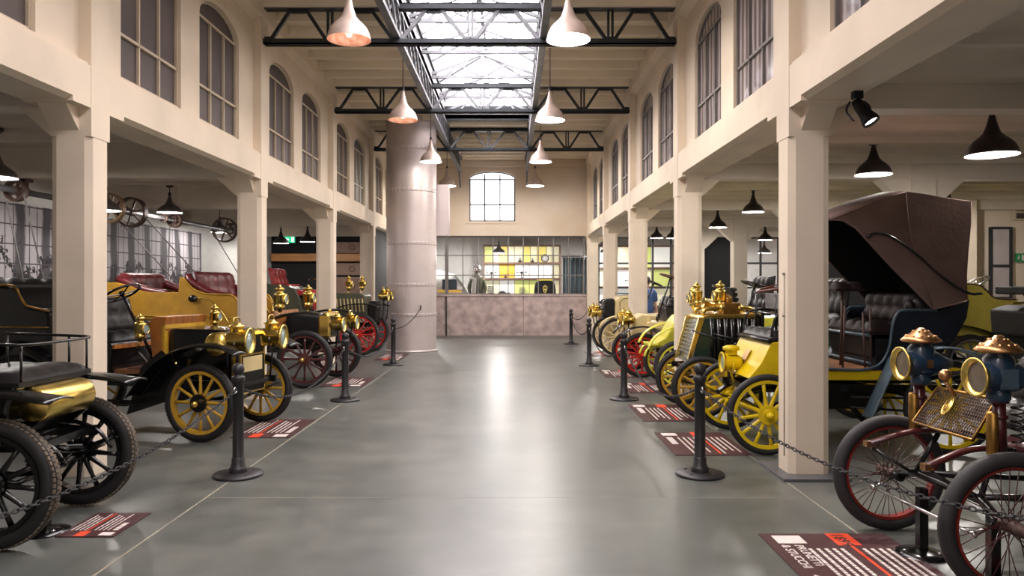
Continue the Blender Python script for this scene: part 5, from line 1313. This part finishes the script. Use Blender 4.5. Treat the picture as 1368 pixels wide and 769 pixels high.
P('face', MB().lathe([(.0,-.006),(.12,-.006),(.12,.006),(.0,.006)], 28, Matrix.Translation((0,0,.15)) @ RX), 'white_paint', t)
t = T('radiator_display', 'black rounded radiator with a gold emblem behind the end glazing', 'radiator', (1.13, 26.3, 0))
prof = spl2([(-.34,.9),(-.38,1.2),(-.36,1.55),(-.28,1.72),(.0,1.76),(.28,1.72),(.36,1.55),(.38,1.2),(.34,.9)], 4)
P('shell', MB().prism(prof, -.12, .12, 'y'), 'black_matte', t, bev=.03)
P('pedestal', MB().bx(-.3,.3,-.15,.15,0,.9), 'white_paint', t)
P('yellow_cap', MB().bx(-.28,.28,-.10,.10,1.745,1.80), 'lemon_paint', t, bev=.02)
P('gold_emblem', MB().torus(.07,.014,24,6,Matrix.Translation((.0,-.13,1.50)) @ RX).torus(.055,.012,24,6,Matrix.Translation((.0,-.13,1.40)) @ RX).bar((0,-.13,1.62),(0,-.13,1.30),.018,.012), 'yellow_case', t)
P('white_plate', MB().bx(-.17,.17,-.15,-.13,1.20,1.28), 'white_paint', t)
t = T('curtain', 'grey blue curtain hanging behind the right end of the glazing', 'curtain', (1.72, 25.6, 0))
cu = MB(); n = 60
cu.loft([[(x, .05*math.sin(x*42)+.02*math.sin(x*17), z) for x in [1.0*i/n for i in range(n+1)]] for z in (.02, 1.3, 2.55)], False, True, False)
P('cloth', cu, 'curtain', t, solid=.01)
P('rail', MB().tube([(-.05,0,2.58),(1.05,0,2.58)], .02, 8), 'mid_gray', t)
t = T('white_van', 'white rounded van nose with an orange stripe behind the end glazing', 'van', (-2.75, 26.1, 0))
rings = []
for x, h, k in ((-1.0,2.1,1.),(.2,2.12,1.),(.75,1.98,.97),(1.05,1.62,.90),(1.20,1.30,.80),(1.24,.9,.74),(1.22,.5,.7)):
    rings.append([(x, k*.62*math.copysign(abs(math.cos(a))**.55, math.cos(a)), .32+(h-.32)*(.5+.5*math.copysign(abs(math.sin(a))**.55, math.sin(a)))) for a in [2*PI*i/28 for i in range(28)]])
P('body', MB().loft(rings), 'white_paint', t)
P('windscreen', MB().loft([[(.80,-.5,1.92),(.80,.5,1.92)],[(1.10,-.47,1.50),(1.10,.47,1.50)]], False, False, False), 'lens', t, solid=.01)
P('side_window', MB().bx(.35,.85,-.635,-.615,1.45,1.80), 'slate_paint', t, bev=.01)
P('orange_stripe', MB().bx(.2,1.0,-.645,-.61,1.36,1.42), 'case_orange', t)
for x in (-.5,.7): P('wheel', MB().torus(.24,.08,28,8,Matrix.Translation((x,-.52,.32)) @ RX).lathe([(.0,-.03),(.17,-.03),(.17,.03),(.0,.03)],20,Matrix.Translation((x,-.52,.32)) @ RX), 'rubber', t)
t = T('display_figure', 'display dummy with grey helmet and green coat behind the end glazing', 'dummy', (-1.22, 25.7, 0))
P('plinth', MB().bx(-.25,.25,-.22,.22,0,.62), 'white_paint', t, bev=.01)
tor = [(.0,.62),(.17,.64),(.19,.95),(.17,1.25),(.20,1.55),(.21,1.80),(.17,1.92),(.07,1.98),(.055,2.06),(.0,2.07)]
P('coat', MB().lathe(tor, 24, Matrix.Diagonal((1.05,.72,1,1))), 'olive_paint', t)
P('white_front', MB().prism([(-.20,.80),(-.05,.78),(-.02,1.85),(-.12,1.86),(-.19,1.6)], -.16, -.13, 'y'), 'white_paint', t, bev=.01)
P('helmet', MB().ball((0,0,2.17), (.145,.15,.15), 20), 'mid_gray', t)
P('goggles', MB().torus(.045,.016,16,6,Matrix.Translation((-.055,-.14,2.13)) @ RX).torus(.045,.016,16,6,Matrix.Translation((.055,-.14,2.13)) @ RX), 'sign_white', t)
for s in (1, -1): P('sleeve', MB().tube(spline([(s*.19,0,1.80),(s*.27,-.02,1.50),(s*.22,-.12,1.25)], 5), [.07]*6+[.055]*5, 10), 'olive_paint', t)
for x, lab in ((-.48,'grey bell lamp hanging behind the end glazing'),(3.2,'added bell lamp lighting the room right of the end glazing, hardly seen'),(8.6,'bell lamp behind the far right aisle glazing'),(-3.15,'added bell lamp lighting the end room, hidden by the riveted pillar')):  # the pillar-hidden lamp and the one right of the glazing are added room lights
    pendant('shade_gray', (x, 25.6, 2.70), 3.42 if x < 2.5 else AZR, lab, 'bell lamps behind the glazing', 300 if abs(x) < 3 else 380, r=.22, h=.34, col=(1,.95,.92))

# ------------------------------------------------------------------ visitor behind the third right column
def person(x, y, rz):
    J = [(0,0,.95),(0,.01,1.15),(0,.0,1.38),(0,-.01,1.50),(0,.0,1.58),(0,.02,1.70),            # 0-5 spine, neck, head
         (.19,.0,1.42),(.24,.02,1.14),(.22,.12,.92),(-.19,.0,1.42),(-.24,.02,1.14),(-.22,.14,.93),  # 6-11 arms
         (.09,.0,.90),(.10,.03,.50),(.10,-.01,.09),(-.09,.0,.90),(-.10,-.01,.50),(-.11,-.05,.09),(.11,.12,.04),(-.12,.08,.04),(.22,.16,.85),(-.22,.18,.86)]
    E = [(0,1),(1,2),(2,3),(3,4),(4,5),(2,6),(6,7),(7,8),(2,9),(9,10),(10,11),(0,12),(12,13),(13,14),(0,15),(15,16),(16,17),(14,18),(17,19),(8,20),(11,21)]
    rad = [(.16,.11),(.145,.10),(.16,.10),(.06,.06),(.055,.06),(.085,.10),(.065,.06),(.045,.045),(.032,.03),(.065,.06),(.045,.045),(.032,.03),(.095,.095),(.062,.062),(.042,.045),(.095,.095),(.062,.062),(.042,.045),(.035,.03),(.035,.03),(.03,.018),(.03,.018)]
    me = bpy.data.meshes.new('person'); me.from_pydata(J, E, []); me.materials.append(MATS['skin'])
    o = link('person', me, None, (x,y,0), (0,0,rz)); o.modifiers.new('Skin', 'SKIN')
    for v, r in zip(me.skin_vertices[0].data if me.skin_vertices else [], rad): v.radius = r
    o.modifiers.new('Sub', 'SUBSURF').render_levels = 2
    tag(o, 'person in blue shirt and brown trousers standing behind the third right column', 'person')
    P('hair', MB().lathe([(.0,.135),(.06,.125),(.10,.08),(.112,.02),(.105,-.05),(.09,-.07)], 20, Matrix.Translation((0,-.015,1.715)) @ Matrix.Diagonal((.9,1.05,1,1))), 'hair', o)
    sh = MB(); ring = lambda a, b, z, k=0: [(a*math.cos(t), b*math.sin(t)+k, z) for t in [2*PI*i/20 for i in range(20)]]
    sh.loft([ring(.192,.142,.84), ring(.19,.138,.95), ring(.178,.128,1.08), ring(.19,.13,1.25), ring(.205,.125,1.38), ring(.15,.09,1.47), ring(.075,.07,1.50)])
    for s in (1, -1): sh.tube([(s*.08,0,1.44),(s*.16,0,1.43),(s*.215,.005,1.37),(s*.245,.02,1.16)], [.07,.092,.092,.070], 14)
    P('shirt', sh, 'shirt_blue', o)
    tr = MB().loft([ring(.175,.125,.80), ring(.18,.13,.90), ring(.172,.125,.98)])
    for q, w in (((.09,.0,.88),((.10,.03,.50),(.10,-.01,.08))), ((-.09,.0,.88),((-.10,-.01,.50),(-.11,-.05,.08)))): tr.tube([q, w[0], w[1]], [.115,.082,.064], 14)
    P('trousers', tr, 'trouser_brown', o)
    for fx, fy in ((.105,.05),(-.115,.01)): P('shoe', MB().ball((fx, fy, .045), (.05,.14,.045), 14), 'shoe', o)
    for s, hx, hy, hz in ((1,.22,.15,.87),(-1,-.22,.17,.88)):
        f = MB()
        for i in range(4): f.tube(spline([(hx+(i-1.5)*.019, hy, hz),(hx+(i-1.5)*.020, hy+.025, hz-.045),(hx+(i-1.5)*.018, hy+.015, hz-.085+.006*abs(i-1.4))], 3), .0085, 6)
        f.tube(spline([(hx-s*.03, hy-.01, hz+.02),(hx-s*.05, hy+.02, hz-.015),(hx-s*.045, hy+.035, hz-.045)], 3), .0095, 6)
        P('fingers', f, 'skin', o)
    fa = MB().ball((0,.118,1.69), (.013,.02,.02), 8).ball((.10,.0,1.69), (.012,.02,.03), 8).ball((-.10,.0,1.69), (.012,.02,.03), 8)
    P('face_features', fa, 'skin', o)
person(3.64, 20.3, R(200))
# ------------------------------------------------------------------ light and view
w = bpy.data.worlds.new('world'); S.world = w; w.use_nodes = True
w.node_tree.nodes['Background'].inputs[0].default_value = (.9, .93, 1, 1); w.node_tree.nodes['Background'].inputs[1].default_value = .5
S.view_settings.view_transform = 'Standard'; S.view_settings.look = 'None'; S.view_settings.gamma = 1
S.view_settings.use_curve_mapping = False; S.view_settings.exposure = 0.42
S.cycles.use_denoising = True
S.cycles.max_bounces = 7; S.cycles.diffuse_bounces = 4; S.cycles.glossy_bounces = 3; S.cycles.transparent_max_bounces = 12
S.cycles.sample_clamp_indirect = 6; S.cycles.caustics_reflective = False; S.cycles.caustics_refractive = False
